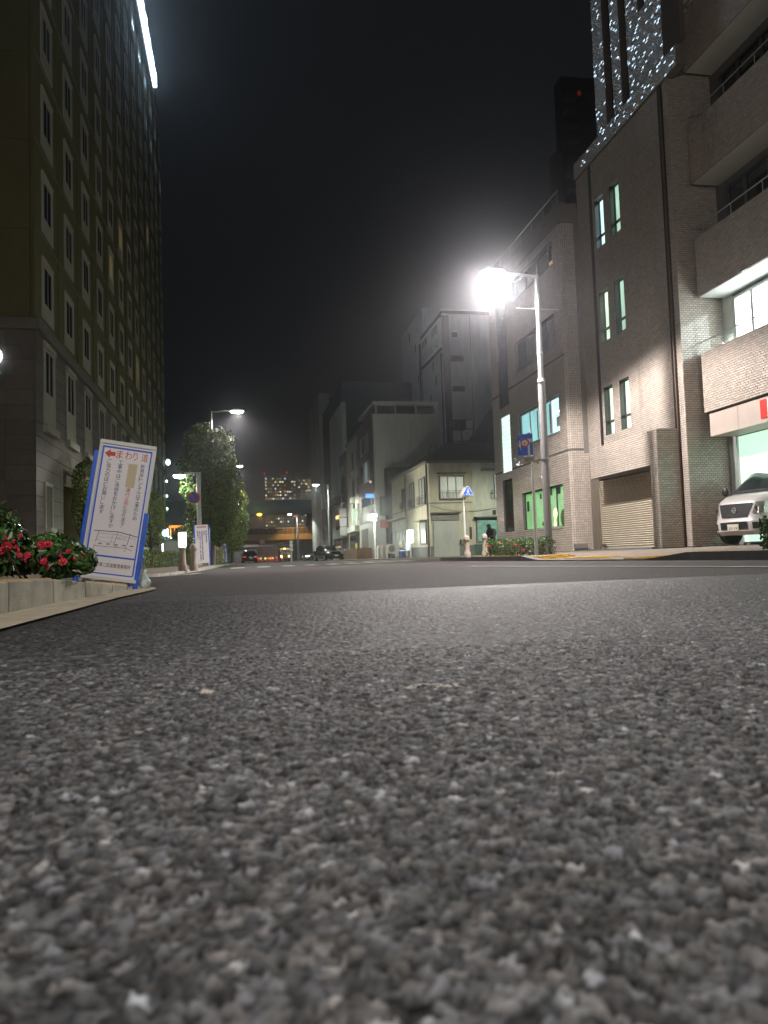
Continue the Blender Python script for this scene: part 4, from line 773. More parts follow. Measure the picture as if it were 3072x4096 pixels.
# blue lane sign right
ls = thing('road_sign', 'blue road sign with white junction and red ring on a pale post', 'road sign', (7.5, 18.35, .13), rz=0)
part('post', MB().tube((7.5, 18.35, .13), (7.5, 18.35, 2.42), .045, .036, 12).tube((7.5, 18.35, 2.42), (7.5, 18.35, 3.45), .024, n=10), K['white'], ls, smooth=True)
LS = Matrix.Translation((-.02, -.05, 0)) @ Matrix.Rotation(R(-28), 4, 'Z')
def sp(name, mb, mat, lab=None):
    o = bpy.data.objects.new(name, mesh(name, mb, mat)); C.objects.link(o); o.parent = ls; o.matrix_local = LS; return o
sp('panel', MB().box(-.36, .03, -.005, .005, 2.60, 3.16), K['bluep']); sp('panel_edge', MB().box(-.365, .035, .005, .009, 2.595, 3.165), K['white'])
sp('junction_line', MB().box(-.14, .02, -.009, -.0055, 2.94, 3.03).box(-.10, -.045, -.009, -.0055, 2.60, 2.94), K['white'])
sp('ring', MB().tube((-.17, -.0095, 2.93), (-.17, -.0055, 2.93), .115, n=28), K['red']); sp('ring_face', MB().tube((-.17, -.013, 2.93), (-.17, -.009, 2.93), .078, n=24), K['white'])
mb = MB()
for q in range(4): mb.tube((-.19 + .03 * (q % 2), -.016, 2.90 + .03 * (q // 2)), (-.19 + .03 * (q % 2), -.0125, 2.90 + .03 * (q // 2)), .012, n=8)
sp('ring_symbol', mb, K['ink'])
sp('white_arrow', MB().add([(-.355, -.007, 2.90), (-.31, -.007, 2.98), (-.31, -.007, 3.02), (-.27, -.007, 2.92), (-.29, -.007, 2.74), (-.31, -.007, 2.82)], [(0, 5, 4, 3, 2, 1)]), K['white'])
mb = MB()
for q in range(4): mb.box(-.335, -.31, -.009, -.0062, 2.64 + q * .125, 2.70 + q * .125)
sp('black_marks', mb, K['inkb'])
sp('supplementary_plate', MB().box(-.22, .06, -.004, .004, 2.42, 2.57), M('faded_plate', (.38, .33, .27), .6, var=.3, scale=20))
tm = text_mesh('左折', K['mould'], .1, .001); o = bpy.data.objects.new('lettering', tm); C.objects.link(o); o.parent = ls; o.matrix_local = LS @ Matrix(((1, 0, 0, -.18), (0, 0, -1, -.006), (0, 1, 0, 2.45), (0, 0, 0, 1)))
# further notice boards on the left pavement
def notice(x, y, w_, h_, rot, lean, label, col1=K['board'], seed=1):
    t = thing('notice_board', label, 'sign board', (x, y, .08), rz=R(rot), local=True, group='construction notice boards on the left pavement'); t.rotation_euler = (R(-3), R(lean), R(rot))
    part('board', MB().box(-w_ / 2, w_ / 2, -.008, .008, .12, .12 + h_), col1, t); part('leg', MB().box(-w_ / 2 - .05, -w_ / 2, -.02, .02, 0, .12 + h_), K['bluep'], t); part('leg', MB().box(w_ / 2, w_ / 2 + .04, -.02, .02, 0, .12 + h_), K['bluep'], t)
    rr = random.Random(seed); mb = MB(); mr = MB()
    for c_ in range(5):
        xx = w_ / 2 - .08 - c_ * (w_ - .1) / 5; z = h_ - .12
        while z > .25:
            l = rr.uniform(.03, .06); (mb if rr.random() > .12 else mr).box(xx - .02, xx + .02, -.0115, -.0085, z - l, z); z -= l + .02
            if rr.random() < .05: break
    part('writing_marks', mb, K['ink'], t); part('red_marks', mr.box(-w_ * .35, w_ * .35, -.012, -.0088, h_ + .0, h_ + .07), K['inkp'], t); return t
notice(-1.45, 30, .50, 1.5, 0, -2, 'white notice board with blue legs standing between lamp post and clipped trees', seed=2)
notice(-1.15, 45, .50, 1.2, -18, -7, 'tilted orange tinted notice board under the clipped trees', M('aged_board', (.6, .47, .38), .6), 4)
notice(-1.05, 47.5, .45, 1.15, -20, -5, 'narrow notice board right behind the tilted one', seed=5)
tp = thing('white_post', 'thin white post with a pointed top under the clipped tree', 'post', (-1.32, 32.5, .08)); part('shaft', MB().tube((-1.32, 32.5, .08), (-1.32, 32.5, 1.58), .045, n=10), K['white'], tp, smooth=True); part('finial', MB().lathe([(.05, 0), (.05, .06), (.01, .16)], (-1.32, 32.5, 1.58), 10), K['steel'], tp)

# ------------------------------------------------------------------ vehicles
class Body:
    def __init__(s, lv, e=4.5): s.l = np.array(lv, float); s.e = e
    def p(s, z): return [float(np.interp(z, s.l[:, 0], s.l[:, i])) for i in (1, 2, 3)]
    def pt(s, z, t):
        xf, xr, hw = s.p(z); c, q = math.cos(t), math.sin(t); k = 2 / s.e
        return ((xf + xr) / 2 + (xf - xr) / 2 * math.copysign(abs(c) ** k, c), hw * math.copysign(abs(q) ** k, q), z)
    def front(s, z, y):
        xf, xr, hw = s.p(z); u = min(abs(y) / hw, .999); return ((xf + xr) / 2 + (xf - xr) / 2 * (1 - u ** s.e) ** (1 / s.e), y, z)
    def side(s, z, x, sg_):
        xf, xr, hw = s.p(z); u = min(abs(x - (xf + xr) / 2) / ((xf - xr) / 2), .999); return (x, sg_ * hw * (1 - u ** s.e) ** (1 / s.e), z)
    def shell(s, n=64):
        zs = []
        for a, b in zip(s.l[:-1, 0], s.l[1:, 0]): zs += list(np.linspace(a, b, 3)[:-1])
        zs.append(s.l[-1, 0]); vs = [s.pt(z, 2 * math.pi * i / n) for z in zs for i in range(n)]; m = len(zs)
        return MB().add(vs, [(j * n + i, j * n + (i + 1) % n, (j + 1) * n + (i + 1) % n, (j + 1) * n + i) for j in range(m - 1) for i in range(n)] + [tuple(range(n - 1, -1, -1)), tuple((m - 1) * n + i for i in range(n))])
    def fpatch(s, z0, z1, y0, y1, off=.008, nz=4, ny=8, top=None, end=1):
        vs = []
        for i in range(nz + 1):
            z = z0 + (z1 - z0) * i / nz; k = i / nz; a = y0 + ((top[0] if top else y0) - y0) * k; b = y1 + ((top[1] if top else y1) - y1) * k
            for j in range(ny + 1):
                q = s.front(z, a + (b - a) * j / ny); xf, xr, _ = s.p(z); x = q[0] if end > 0 else xf + xr - q[0]; vs.append((x + off * end, q[1] * (1 + off * .3), z + off * .5))
        w = ny + 1; return MB().add(vs, [(i * w + j, i * w + j + 1, (i + 1) * w + j + 1, (i + 1) * w + j) for i in range(nz) for j in range(ny)])
    def spatch(s, z0, z1, x0, x1, sg_, off=.008, nz=3, nx=8, top=None):
        vs = []
        for i in range(nz + 1):
            z = z0 + (z1 - z0) * i / nz; k = i / nz; a = x0 + ((top[0] if top else x0) - x0) * k; b = x1 + ((top[1] if top else x1) - x1) * k
            for j in range(nx + 1): q = s.side(z, a + (b - a) * j / nx, sg_); vs.append((q[0], q[1] + sg_ * off, z))
        w = nx + 1; return MB().add(vs, [(i * w + j, i * w + j + 1, (i + 1) * w + j + 1, (i + 1) * w + j) for i in range(nz) for j in range(nx)])
def wheel(parent, x, y, r_, w_=.2):
    s_ = 1 if y > 0 else -1
    wv = part('wheel', MB().tube((x, y - w_ / 2, r_), (x, y + w_ / 2, r_), r_, n=28), K['rubber'], parent, smooth=True)
    part('rim', MB().tube((x, y + s_ * w_ / 2, r_), (x, y + s_ * (w_ / 2 + .01), r_), r_ * .62, n=20), K['alu'], wv); part('hub', MB().tube((x, y + s_ * w_ / 2, r_), (x, y + s_ * (w_ / 2 + .03), r_), r_ * .18, n=12), K['dsteel'], wv)
vn = thing('parked_van', 'silver minivan parked nose out under the tiled office balconies', 'van', (14.45, 17.35, .245), rz=R(193))
V = Body([(.22, 2.26, -2.2, .80), (.30, 2.36, -2.3, .84), (.55, 2.38, -2.33, .85), (.62, 2.34, -2.33, .85), (1.0, 2.28, -2.33, .845), (1.10, 2.20, -2.33, .84), (1.22, 2.00, -2.33, .83), (1.28, 1.78, -2.33, .82), (1.45, 1.58, -2.32, .80), (1.85, 1.08, -2.28, .72), (1.93, .85, -2.22, .68), (1.97, .5, -2.1, .60)], 5)
part('body', V.shell(), K['silver'], vn, smooth=True)
part('windscreen', V.fpatch(1.30, 1.84, -.74, .74, .012, top=(-.64, .64)), K['glass'], vn, smooth=True); part('dashboard', V.fpatch(1.28, 1.37, -.7, .7, .014), K['black'], vn)
part('grille', V.fpatch(.66, 1.0, -.38, .38, .014, top=(-.50, .50)), K['black'], vn, smooth=True)
for s_ in (-1, 1):
    hl = part('headlight', V.fpatch(.74, 1.02, s_ * .50, s_ * .80, .014, top=(s_ * .56, s_ * .82)), K['lens'], vn, smooth=True)
    part('indicator', V.fpatch(.80, .95, s_ * .76, s_ * .825, .02), K['amber'], hl, smooth=True)
    for q in (.58, .68): c0 = V.front(.86, s_ * q); part('reflector', MB().tube((c0[0] + .005, c0[1], .86), (c0[0] + .03, c0[1], .86), .05, n=16), K['chrome'], hl, smooth=True)
    part('fog_recess', V.fpatch(.36, .52, s_ * .52, s_ * .76, .012), K['black'], vn); mp_ = V.side(1.35, 1.35, s_)
    part('mirror', MB().ell((1.50, s_ * .97, 1.40), .06, .10, .13, 12, 8), K['black'], vn, smooth=True); part('mirror_arm', MB().tube((1.45, s_ * .80, 1.34), (1.5, s_ * .92, 1.36), .02, n=8), K['black'], vn)
    part('side_window', V.spatch(1.30, 1.78, .55, 1.42, s_, .012, top=(.55, 1.0)), K['glass'], vn, smooth=True); part('side_window', V.spatch(1.30, 1.78, -1.9, .42, s_, .012), K['glass'], vn, smooth=True)
    for x_ in (1.62, -1.3): wheel(vn, x_, s_ * .76, .33); part('wheel_arch', V.spatch(.22, .70, x_ - .40, x_ + .40, s_, .006, top=(x_ - .24, x_ + .24)), K['black'], vn)
part('air_intake', V.fpatch(.36, .54, -.40, .40, .012), K['black'], vn); part('bumper_lip', V.fpatch(.24, .32, -.78, .78, .03), K['silver'], vn, smooth=True)
em = MB(); c0 = V.front(.84, 0)
for k in range(20): a0, a1 = 2 * math.pi * k / 20, 2 * math.pi * (k + 1) / 20; em.tube((c0[0] + .03, .06 * math.cos(a0), .84 + .065 * math.sin(a0)), (c0[0] + .03, .06 * math.cos(a1), .84 + .065 * math.sin(a1)), .009, n=6)
em.box(c0[0] + .022, c0[0] + .036, -.075, .075, .825, .855); part('emblem', em, K['alu'], vn)
pl = part('number_plate', MB().box(c0[0] + .09, c0[0] + .10, -.165, .165, .33, .495), K['plate'], vn); 
text_part('plate_number', '50-19', K['ink'], pl, Matrix(((0, 0, 1, c0[0] + .101), (1, 0, 0, -.13), (0, 1, 0, .35), (0, 0, 0, 1))), .1, .001, fit=(.26, .08))
for y in (-.35, .25):
    a = Vector(V.front(1.30, y)); b = Vector(V.front(1.38, y + .5)); part('wiper', MB().tube(a + Vector((.03, 0, 0)), b + Vector((.03, 0, 0)), .008, n=6), K['black'], vn)
def sedan(name, label, loc, rz, paint, cat='car', lights=None, h=1.45, tail=False):
    t = thing(name, label, cat, loc, 'cars on the road and at its edges', rz=rz)
    B = Body([(.2, 2.1, -2.1, .78), (.32, 2.22, -2.2, .84), (.6, 2.2, -2.2, .86), (.72, 2.1, -2.18, .86), (.82, 1.75, -2.12, .85), (.93, 1.15, -2.0, .82), (1.0, .95, -1.85, .78), (1.2, .6, -1.55, .70), (1.38, .2, -1.15, .62), (h, -.2, -.75, .5)], 4.2)
    part('body', B.shell(56), paint, t, smooth=True)
    part('windscreen', B.fpatch(.98, 1.33, -.70, .70, .01, top=(-.56, .56)), K['glass'], t, smooth=True); part('rear_window', B.fpatch(1.0, 1.33, -.66, .66, .01, top=(-.54, .54), end=-1), K['glass'], t, smooth=True)
    part('grille', B.fpatch(.42, .60, -.4, .4, .01), K['black'], t)
    for s_ in (-1, 1):
        part('headlight', B.fpatch(.58, .72, s_ * .48, s_ * .80, .012), lights or K['lens'], t); part('tail_light', B.fpatch(.62, .76, s_ * .45, s_ * .8, .012, end=-1), K['L_tail'] if tail else K['red'], t)
        part('side_window', B.spatch(.98, 1.3, -1.3, .6, s_, .01, top=(-1.0, .3)), K['glass'], t, smooth=True); part('mirror', MB().ell((.75, s_ * .88, 1.0), .05, .09, .06, 10, 6), paint, t)
        for x_ in (1.35, -1.3): wheel(t, x_, s_ * .74, .31)
    part('number_plate', MB().box(2.225, 2.235, -.165, .165, .38, .53), K['plate'], t); part('number_plate', MB().box(-2.235, -2.215, -.165, .165, .55, .70), K['plate'], t)
    return t
sd = sedan('parked_car', 'black hatchback facing the viewer at the right kerb with pale number plate', (7.6, 66.5, .01), R(-78), K['blackcar'])
part('blue_reflection_lamp', MB().ell((2.1, .82, .95), .04, .06, .04, 8, 5), K['L_blue'], sd)
sedan('parked_car', 'dark car seen from behind under the last clipped tree', (.9, 88, .01), R(92), K['blackcar'], tail=True)
sedan('moving_car', 'pale car with its headlights on beyond the thin central pole', (11.0, 112, .01), R(205), K['greycar'], lights=K['L_head'])
sedan('parked_car', 'pale grey car side on at the foot of the blank building', (14.0, 125, .01), R(175), K['greycar'])
tk = thing('white_hoarding', 'pale grey work site hoarding with cones and lamps beyond the dark car', 'hoarding', (4.2, 118, 0))
for i in range(4): part('panel', MB().box(2.4 + i * .82, 2.4 + i * .82 + .80, 118, 118.06, .1, 2.25), M('hoarding_panel', (.45, .38, .40), .6) if i == 0 else tk.children[0].data.materials[0], tk)
part('rail', MB().box(2.35, 5.7, 118.06, 118.12, 2.15, 2.3), K['steel'], tk)
for i, (x, c_) in enumerate(((2.9, 'L_orange'), (3.6, 'L_yel'), (4.0, 'L_tail'), (4.7, 'L_orange'), (5.3, 'L_tail'), (6.1, 'L_orange'), (2.5, 'L_tail'), (4.35, 'L_orange'))):
    cn = thing('traffic_cone', 'small orange work cone number %s from the left before the hoarding' % ('one', 'three', 'four', 'six', 'seven', 'eight', 'two', 'five')[i] if False else ['glowing orange cone near the left end of the hoarding', 'yellow green glowing cone before the hoarding', 'red lit cone left of the hoarding centre', 'glowing orange cone right of the hoarding centre', 'red lit cone at the right part of the hoarding', 'orange lit cone standing free right of the hoarding', 'red lit cone at the far left of the hoarding', 'orange lit cone at the hoarding centre'][i], 'traffic cone', (x, 116, 0), 'work site cones by the hoarding')
    part('cone', MB().lathe([(.18, .03), (.04, .6), (.02, .65)], (x, 116, 0), 10), M('cone_orange', (.6, .12, .02), .5) if i == 0 else bpy.data.materials['cone_orange'], cn); part('base', MB().box(x - .2, x + .2, 115.8, 116.2, 0, .03), K['black'], cn); part('lamp', MB().ell((x, 115.9, .55), .16, .16, .16, 10, 6), K[c_], cn)
ty = thing('yellow_truck', 'small yellow work truck with lamps on beyond the hoarding', 'truck', (7.0, 119, 0))
part('body', MB().box(5.9, 7.6, 119, 123, .5, 2.1), K['yellow'], ty, bevel=.1); part('cab', MB().box(6.0, 7.5, 118.2, 119, .5, 1.9), K['yellow'], ty, bevel=.08); part('windscreen', MB().box(6.1, 7.4, 118.17, 118.21, 1.2, 1.8), K['glass'], ty)
for x in (6.15, 7.35): part('headlight', MB().ell((x, 118.15, .8), .14, .05, .14, 12, 6), K['L_head'], ty); part('wheel', MB().tube((x - .1, 118.9, .35), (x + .1, 118.9, .35), .35, n=16), K['rubber'], ty)
part('beacon', MB().ell((6.7, 118.6, 2.0), .2, .2, .12, 10, 6), K['L_bulb'], ty)
rs2 = thing('speed_sign', 'far round speed limit sign above the hoarding', 'road sign', (3.2, 116.5, 0)); part('post', MB().tube((3.2, 116.5, 0), (3.2, 116.5, 3.3), .05, n=8), K['steel'], rs2); part('rim', MB().tube((3.2, 116.42, 3.1), (3.2, 116.45, 3.1), .55, n=24), K['red'], rs2); part('face', MB().tube((3.2, 116.38, 3.1), (3.2, 116.42, 3.1), .4, n=24), K['white'], rs2)
sgp = thing('signal_post', 'thin white signal post standing on the road axis', 'post', (5.55, 85, 0)); part('shaft', MB().tube((5.55, 85, 0), (5.55, 85, 2.3), .09, n=10), K['white'], sgp)
for q in range(3): part('signal_box', MB().box(5.38, 5.72, 84.85, 85.1, 1.2 + q * .42, 1.55 + q * .42), K['white'], sgp)

# ------------------------------------------------------------------ old corner house
hs = thing('corner_house', 'old two storey cream corner house with iron window railings and grey shutter', 'house', (14, 52, .05))
hb = [(12.31, 48.0), (15.25, 48.0), (22, 48.3), (22, 60), (12.22, 60), (12.22, 48.35)]
part('wall', MB().prism(hb, -.05, 6.30), K['render'], hs); part('wall_section', MB().box(15.26, 22, 47.97, 48.1, .85, 6.38), K['render2'], hs, label='greenish lit pale wall')
part('cornice', MB().prism([(12.1, 47.85), (22, 47.9), (22, 60), (12.0, 60), (12.0, 48.2)], 6.30, 6.45), K['mould'], hs)
part('floor_band', MB().box(12.25, 15.25, 47.95, 48.0, 3.62, 3.70).box(12.16, 12.22, 48.4, 60, 3.58, 3.66), K['mould'], hs)
rf = MB().add([(12.0, 47.8, 6.45), (22.3, 47.8, 6.45), (22.3, 60.2, 6.45), (11.9, 60.2, 6.45), (14.5, 51, 8.1), (20.5, 51, 8.3), (20.5, 57.5, 8.3), (14.5, 57.5, 8.1)], [(0, 1, 5, 4), (1, 2, 6, 5), (2, 3, 7, 6), (3, 0, 4, 7), (4, 5, 6, 7)])
rfo = part('roof', rf, K['roof'], hs)
for i in range(16):
    x = 12.2 + i * .63; part('roof_ridge', MB().tube((x, 47.85, 6.47), (min(max(x, 14.5), 20.5) * .5 + x * .5, 50.9 - abs(x - 16) * .0, 8.0), .03, n=5), K['roof'], rfo)
part('plinth', MB().box(12.24, 15.25, 47.93, 48.0, .05, .80).box(12.16, 12.22, 48.4, 60, .05, .8), K['concd'], hs); part('plinth', MB().box(15.25, 22, 47.93, 47.98, .05, .84), M('green_plinth', (.05, .09, .07), .8), hs)
gs = part('roller_shutter', MB().box(12.48, 14.22, 47.92, 47.95, .08, 2.45), K['shutter2'], hs)
for i in range(30): part('slat', MB().box(12.5, 14.2, 47.905, 47.93, .1 + i * .078, .16 + i * .078), K['shutter2'], gs)
part('shutter_box', MB().box(12.42, 14.26, 47.85, 47.99, 2.5, 2.86), K['mould'], hs); part('awning', MB().box(12.35, 14.3, 47.6, 47.99, 2.92, 3.02), K['black'], hs)
w_ = part('bay_window', MB().box(13.0, 14.72, 47.86, 47.99, 3.86, 3.94).box(13.0, 14.72, 47.86, 47.99, 5.4, 5.48).box(13.0, 13.06, 47.88, 47.98, 3.94, 5.4).box(14.66, 14.72, 47.88, 47.98, 3.94, 5.4).box(13.55, 13.6, 47.9, 47.96, 3.94, 5.4).box(14.12, 14.17, 47.9, 47.96, 3.94, 5.4), K['mould'], hs)
part('pane', MB().box(13.06, 14.66, 47.93, 47.95, 3.94, 5.4), M('frosted_pane', (.30, .33, .32), .3, var=.1), w_); part('canopy', MB().box(12.85, 14.8, 47.6, 47.99, 5.6, 5.66), K['mould'], w_)
def railing(mb, pts, z0, z1):
    for (xa, ya), (xb, yb) in zip(pts[:-1], pts[1:]):
        for z in (z0, z1, z1 - .12): mb.tube((xa, ya, z), (xb, yb, z), .012, n=5)
        L_ = math.hypot(xb - xa, yb - ya); n = max(2, int(L_ / .11))
        for q in range(n + 1): k = q / n; mb.tube((xa + (xb - xa) * k, ya + (yb - ya) * k, z0), (xa + (xb - xa) * ((k + (.06 if q % 2 else -.06)) if .1 < k < .9 else k), ya + (yb - ya) * k, z1 - .12), .008, n=4)
rm = MB(); railing(rm, [(12.98, 47.95), (12.98, 47.7), (14.74, 47.7), (14.74, 47.95)], 3.9, 4.42); part('iron_railing', rm, K['black'], hs)
rm = MB(); railing(rm, [(16.55, 47.95), (16.55, 47.7), (18.2, 47.7), (18.2, 47.95)], 3.9, 4.4); part('iron_railing', rm, K['dsteel'], hs)
w_ = part('window', MB().box(16.78, 16.84, 47.9, 47.97, 3.9, 5.5).box(16.78, 18, 47.9, 47.97, 5.5, 5.56), K['dsteel'], hs); part('pane', MB().box(16.84, 18, 47.93, 47.96, 3.9, 5.5), lit('pale_blue_window', (.4, .75, .8), .3, .2), w_); part('canopy', MB().box(15.95, 18, 47.55, 47.97, 5.78, 5.9), K['dsteel'], w_)
w_ = part('boarded_window', MB().box(15.42, 17.1, 47.85, 47.97, .95, 2.5), K['mould'], hs); part('board', MB().box(15.5, 17.0, 47.82, 47.86, 1.05, 2.42), M('teal_board', (.16, .36, .32), .7, var=.4, scale=3), w_); part('canopy', MB().box(15.3, 17.15, 47.5, 47.97, 2.56, 2.66), K['black'], w_); part('pipe', MB().path([(15.4, 47.8, 2.5), (16.8, 47.8, 2.5), (16.9, 47.8, 2.4), (16.9, 47.8, 1.2)], .04), K['dsteel'], w_)
part('name_plate', MB().box(14.98, 15.12, 47.93, 48.0, 1.2, 2.0), K['black'], hs); part('gas_meter', MB().box(14.3, 14.6, 47.8, 48.0, .9, 1.2), K['mould'], hs)
part('cable', MB().path([(12.3, 47.9, 3.5), (13.3, 47.9, 3.2), (14.5, 47.9, 3.05), (15.5, 47.9, 3.05), (17, 47.9, 3.25)], .012, 5), K['black'], hs)
part('isolator', MB().box(16.62, 16.7, 47.8, 47.97, 2.8, 3.1).box(16.74, 16.82, 47.8, 47.97, 2.8, 3.1), K['black'], hs)
part('downpipe', MB().tube((12.2, 48.25, .1), (12.2, 48.25, 6.3), .04, n=8), K['dsteel'], hs); part('downpipe', MB().tube((12.15, 54.6, .1), (12.15, 54.6, 6.3), .04, n=8), K['dsteel'], hs)
for (a, b, z0_, z1_, dv) in ((48.6, 50.2, 3.72, 5.4, 2), (51.8, 53.1, 3.75, 5.35, 2), (54.9, 55.9, 3.8, 5.25, 1)):
    w_ = part('window', MB().box(12.10, 12.21, a, b, z0_ - .07, z0_).box(12.10, 12.21, a, b, z1_, z1_ + .07).box(12.12, 12.21, a, a + .06, z0_, z1_).box(12.12, 12.21, b - .06, b, z0_, z1_).box(12.13, 12.2, (a + b) / 2 - .03, (a + b) / 2 + .03, z0_, z1_), K['mould'], hs)
    part('pane', MB().box(12.17, 12.19, a + .06, b - .06, z0_, z1_), K['glass'] if dv == 1 else bpy.data.materials['frosted_pane'], w_); rm = MB(); railing(rm, [(12.2, a), (11.95, a), (11.95, b), (12.2, b)], z0_, z0_ + .5); part('iron_railing', rm, K['black'], w_)
w_ = part('shop_window', MB().box(12.12, 12.21, 48.6, 50.4, .95, 1.05).box(12.12, 12.21, 48.6, 48.7, 1.05, 2.45).box(12.12, 12.21, 50.3, 50.4, 1.05, 2.45), K['mould'], hs); part('pane', MB().box(12.16, 12.19, 48.7, 50.3, 1.05, 2.45), bpy.data.materials['frosted_pane'], w_); part('canopy', MB().box(11.7, 12.21, 48.5, 50.6, 2.5, 2.6), K['mould'], w_)
w_ = part('glazed_front', MB().box(12.10, 12.21, 54.3, 60, 2.95, 3.05).box(12.1, 12.21, 54.3, 60, 2.1, 2.2), K['cream'], hs)
for y in (54.4, 55.6, 56.8, 58, 59.2): part('mullion', MB().box(12.1, 12.2, y, y + .12, .2, 2.95), K['cream'], w_)
part('pane', MB().box(12.15, 12.18, 54.4, 60, .2, 2.95), lit('green_shop_glass', (.42, .62, .42), .14, .5, 1.5), w_); part('canopy', MB().box(11.7, 12.21, 54.2, 60.4, 3.08, 3.16), K['cream'], w_)
# things on the pavement beside it
ss = thing('lit_sign', 'bright white standing light sign by the corner house door', 'sign', (11.62, 51.2, .1)); part('box', MB().box(11.45, 11.8, 50.85, 51.5, 1.12, 2.02), K['L_shopsign'], ss, bevel=.05); part('bracket', MB().box(11.8, 12.2, 51.1, 51.2, 1.9, 1.96), K['steel'], ss); part('post', MB().box(11.6, 11.66, 51.1, 51.2, .1, 1.12), K['steel'], ss)
pl_ = bpy.data.lights.new('light_source', 'POINT'); pl_.energy = 110; pl_.color = (.8, 1, .9); pl_.shadow_soft_size = .3; po = bpy.data.objects.new('light_source', pl_); C.objects.link(po); po.parent = ss; po.location = (-.5, -.1, 1.3)
ac = thing('air_conditioner_unit', 'cream air conditioner unit on a stand beside the shop door', 'air conditioner', (11.7, 58, .15)); part('casing', MB().box(11.35, 11.95, 57.8, 58.2, .45, 1.2), K['cream'], ac, bevel=.03); part('fan_grille', MB().tube((11.62, 57.79, .83), (11.62, 57.8, .83), .25, n=20), K['mould'], ac); part('stand', MB().box(11.4, 11.5, 57.9, 58.1, .1, .45).box(11.8, 11.9, 57.9, 58.1, .1, .45), K['black'], ac)
nb = thing('covered_bin', 'navy blue covered bin with a plant beside the lit sign', 'bin', (11.2, 52, .1)); part('cover', MB().lathe([(.26, 0), (.24, .5), (.2, .6), (.05, .66)], (11.2, 52, .1), 16), K['navy'], nb, smooth=True); part('rim', MB().lathe([(.25, .48), (.255, .52), (.2, .54)], (11.2, 52, .1), 14), K['white'], nb)
P, D = blob_points(260, (11.08, 52.0, 1.0), (.12, .12, .25), 91); foliage('foliage', nb, P, D, .09, M('dry_plant', (.3, .25, .15), .7, tint=1), 92)
sb = thing('menu_board', 'pale green hanging shop board beside the navy bin', 'sign', (11.5, 51.8, .6)); part('board', MB().box(11.42, 11.70, 51.7, 51.75, .6, 1.12), lit('pale_board', (.6, .9, .85), .5, .2), sb); part('strap', MB().box(11.5, 11.52, 51.7, 51.74, 1.12, 1.3), K['steel'], sb)
for i, (x, c_) in enumerate(((9.05, 'white'), (9.35, 'bollard'), (9.7, 'bollard'))):
    gd = thing('guard_rail_post', ('thin pale post with bent foot, left of three by the lamp' if i == 0 else 'rusty guard post, middle of three by the lamp' if i == 1 else 'rusty guard post, right of three by the lamp'), 'post', (x, 50, .05), 'guard posts at the far corner')
    part('shaft', MB().path([(x, 50, .05), (x, 50, .85), (x + .1, 50, .95)], .05), K[c_], gd); part('foot', MB().ell((x - .05, 49.95, .06), .14, .1, .05), K['white'], gd)
pk = thing('promenade_lamp', 'far slim lamp with a round white head before the grey office', 'street lamp', (9.0, 50.5, .05)); part('pole', MB().tube((9.0, 50.5, .05), (9.0, 50.5, 2.9), .05, n=10), K['steel'], pk); part('lens', MB().ell((8.95, 50.4, 3.05), .22, .2, .10, 14, 6), K['L_far'], pk, smooth=True); part('lower_lens', MB().ell((9.0, 50.4, 2.72), .18, .16, .06, 14, 6), lit('lower_lens_light', (1, .9, .8), 2, 0), pk, smooth=True); lq = bpy.data.lights.new('light_source', 'POINT'); lq.energy = 900; lq.color = (1, .98, .82); lq.shadow_soft_size = .15; oq = bpy.data.objects.new('light_source', lq); C.objects.link(oq); oq.parent = pk; oq.location = (-.35, -.35, 2.9)
pb = thing('planter_box', 'long brown planter box at the right kerb behind the black car', 'planter', (9.4, 63, .05)); part('box', MB().box(8.9, 10.1, 58, 68, .05, .95), M('rusty_brown', (.16, .09, .04), .85, var=.4), pb, bevel=.05); part('soil', MB().box(9.0, 10.0, 58.1, 67.9, .95, .97), K['soil'], pb)
bs = thing('street_name_sign', 'dark blue street sign high on a pole by the grey office', 'sign', (9.15, 50.8, .05)); part('panel', MB().box(8.5, 9.05, 50.8, 50.83, 4.3, 4.58), K['bluep'], bs); part('post', MB().tube((9.15, 50.8, .05), (9.15, 50.8, 4.7), .045, n=8), K['dsteel'], bs)
# person
pr = thing('person', 'person in a dark hooded coat hunched behind the flowering hedge', 'person', (13.05, 38, .02))
def skin_body(name, parent, verts, edges, radii, mat, root=0):
    me = bpy.data.meshes.new(name); me.from_pydata(verts, edges, []); me.materials.append(mat); o = bpy.data.objects.new(name, me); C.objects.link(o); o.parent = parent
    sm = o.modifiers.new('skin', 'SKIN'); 
    for i, r_ in enumerate(radii): v = me.skin_vertices[0].data[i]; v.radius = (r_, r_); v.use_root = (i == root)
    sm.use_smooth_shade = True; sb_ = o.modifiers.new('sub', 'SUBSURF'); sb_.levels = 2; sb_.render_levels = 2; return o
vsk = [(0, 0, .95), (0, 0, 1.15), (-.03, 0, 1.35), (-.10, 0, 1.48), (-.17, 0, 1.60), (-.03, .20, 1.40), (-.10, .27, 1.15), (-.28, .18, 1.0), (-.03, -.20, 1.40), (-.10, -.27, 1.15), (-.28, -.18, 1.0), (.02, .11, .85), (.0, .12, .48), (.04, .12, .07), (-.12, .13, .04), (.02, -.11, .85), (.03, -.12, .48), (.07, -.12, .07), (-.09, -.13, .04)]
esk = [(0, 1), (1, 2), (2, 3), (3, 4), (2, 5), (5, 6), (6, 7), (2, 8), (8, 9), (9, 10), (0, 11), (11, 12), (12, 13), (13, 14), (0, 15), (15, 16), (16, 17), (17, 18)]
rad = [.19, .21, .21, .10, .125, .10, .075, .055, .10, .075, .055, .13, .09, .06, .045, .13, .09, .06, .045]
bd_ = skin_body('body', pr, vsk, esk, rad, K['cloth'])
pr.scale = (1.0, 1.0, 1.0); pr.rotation_euler = (0, 0, R(25)); LOCAL.add(pr.name)
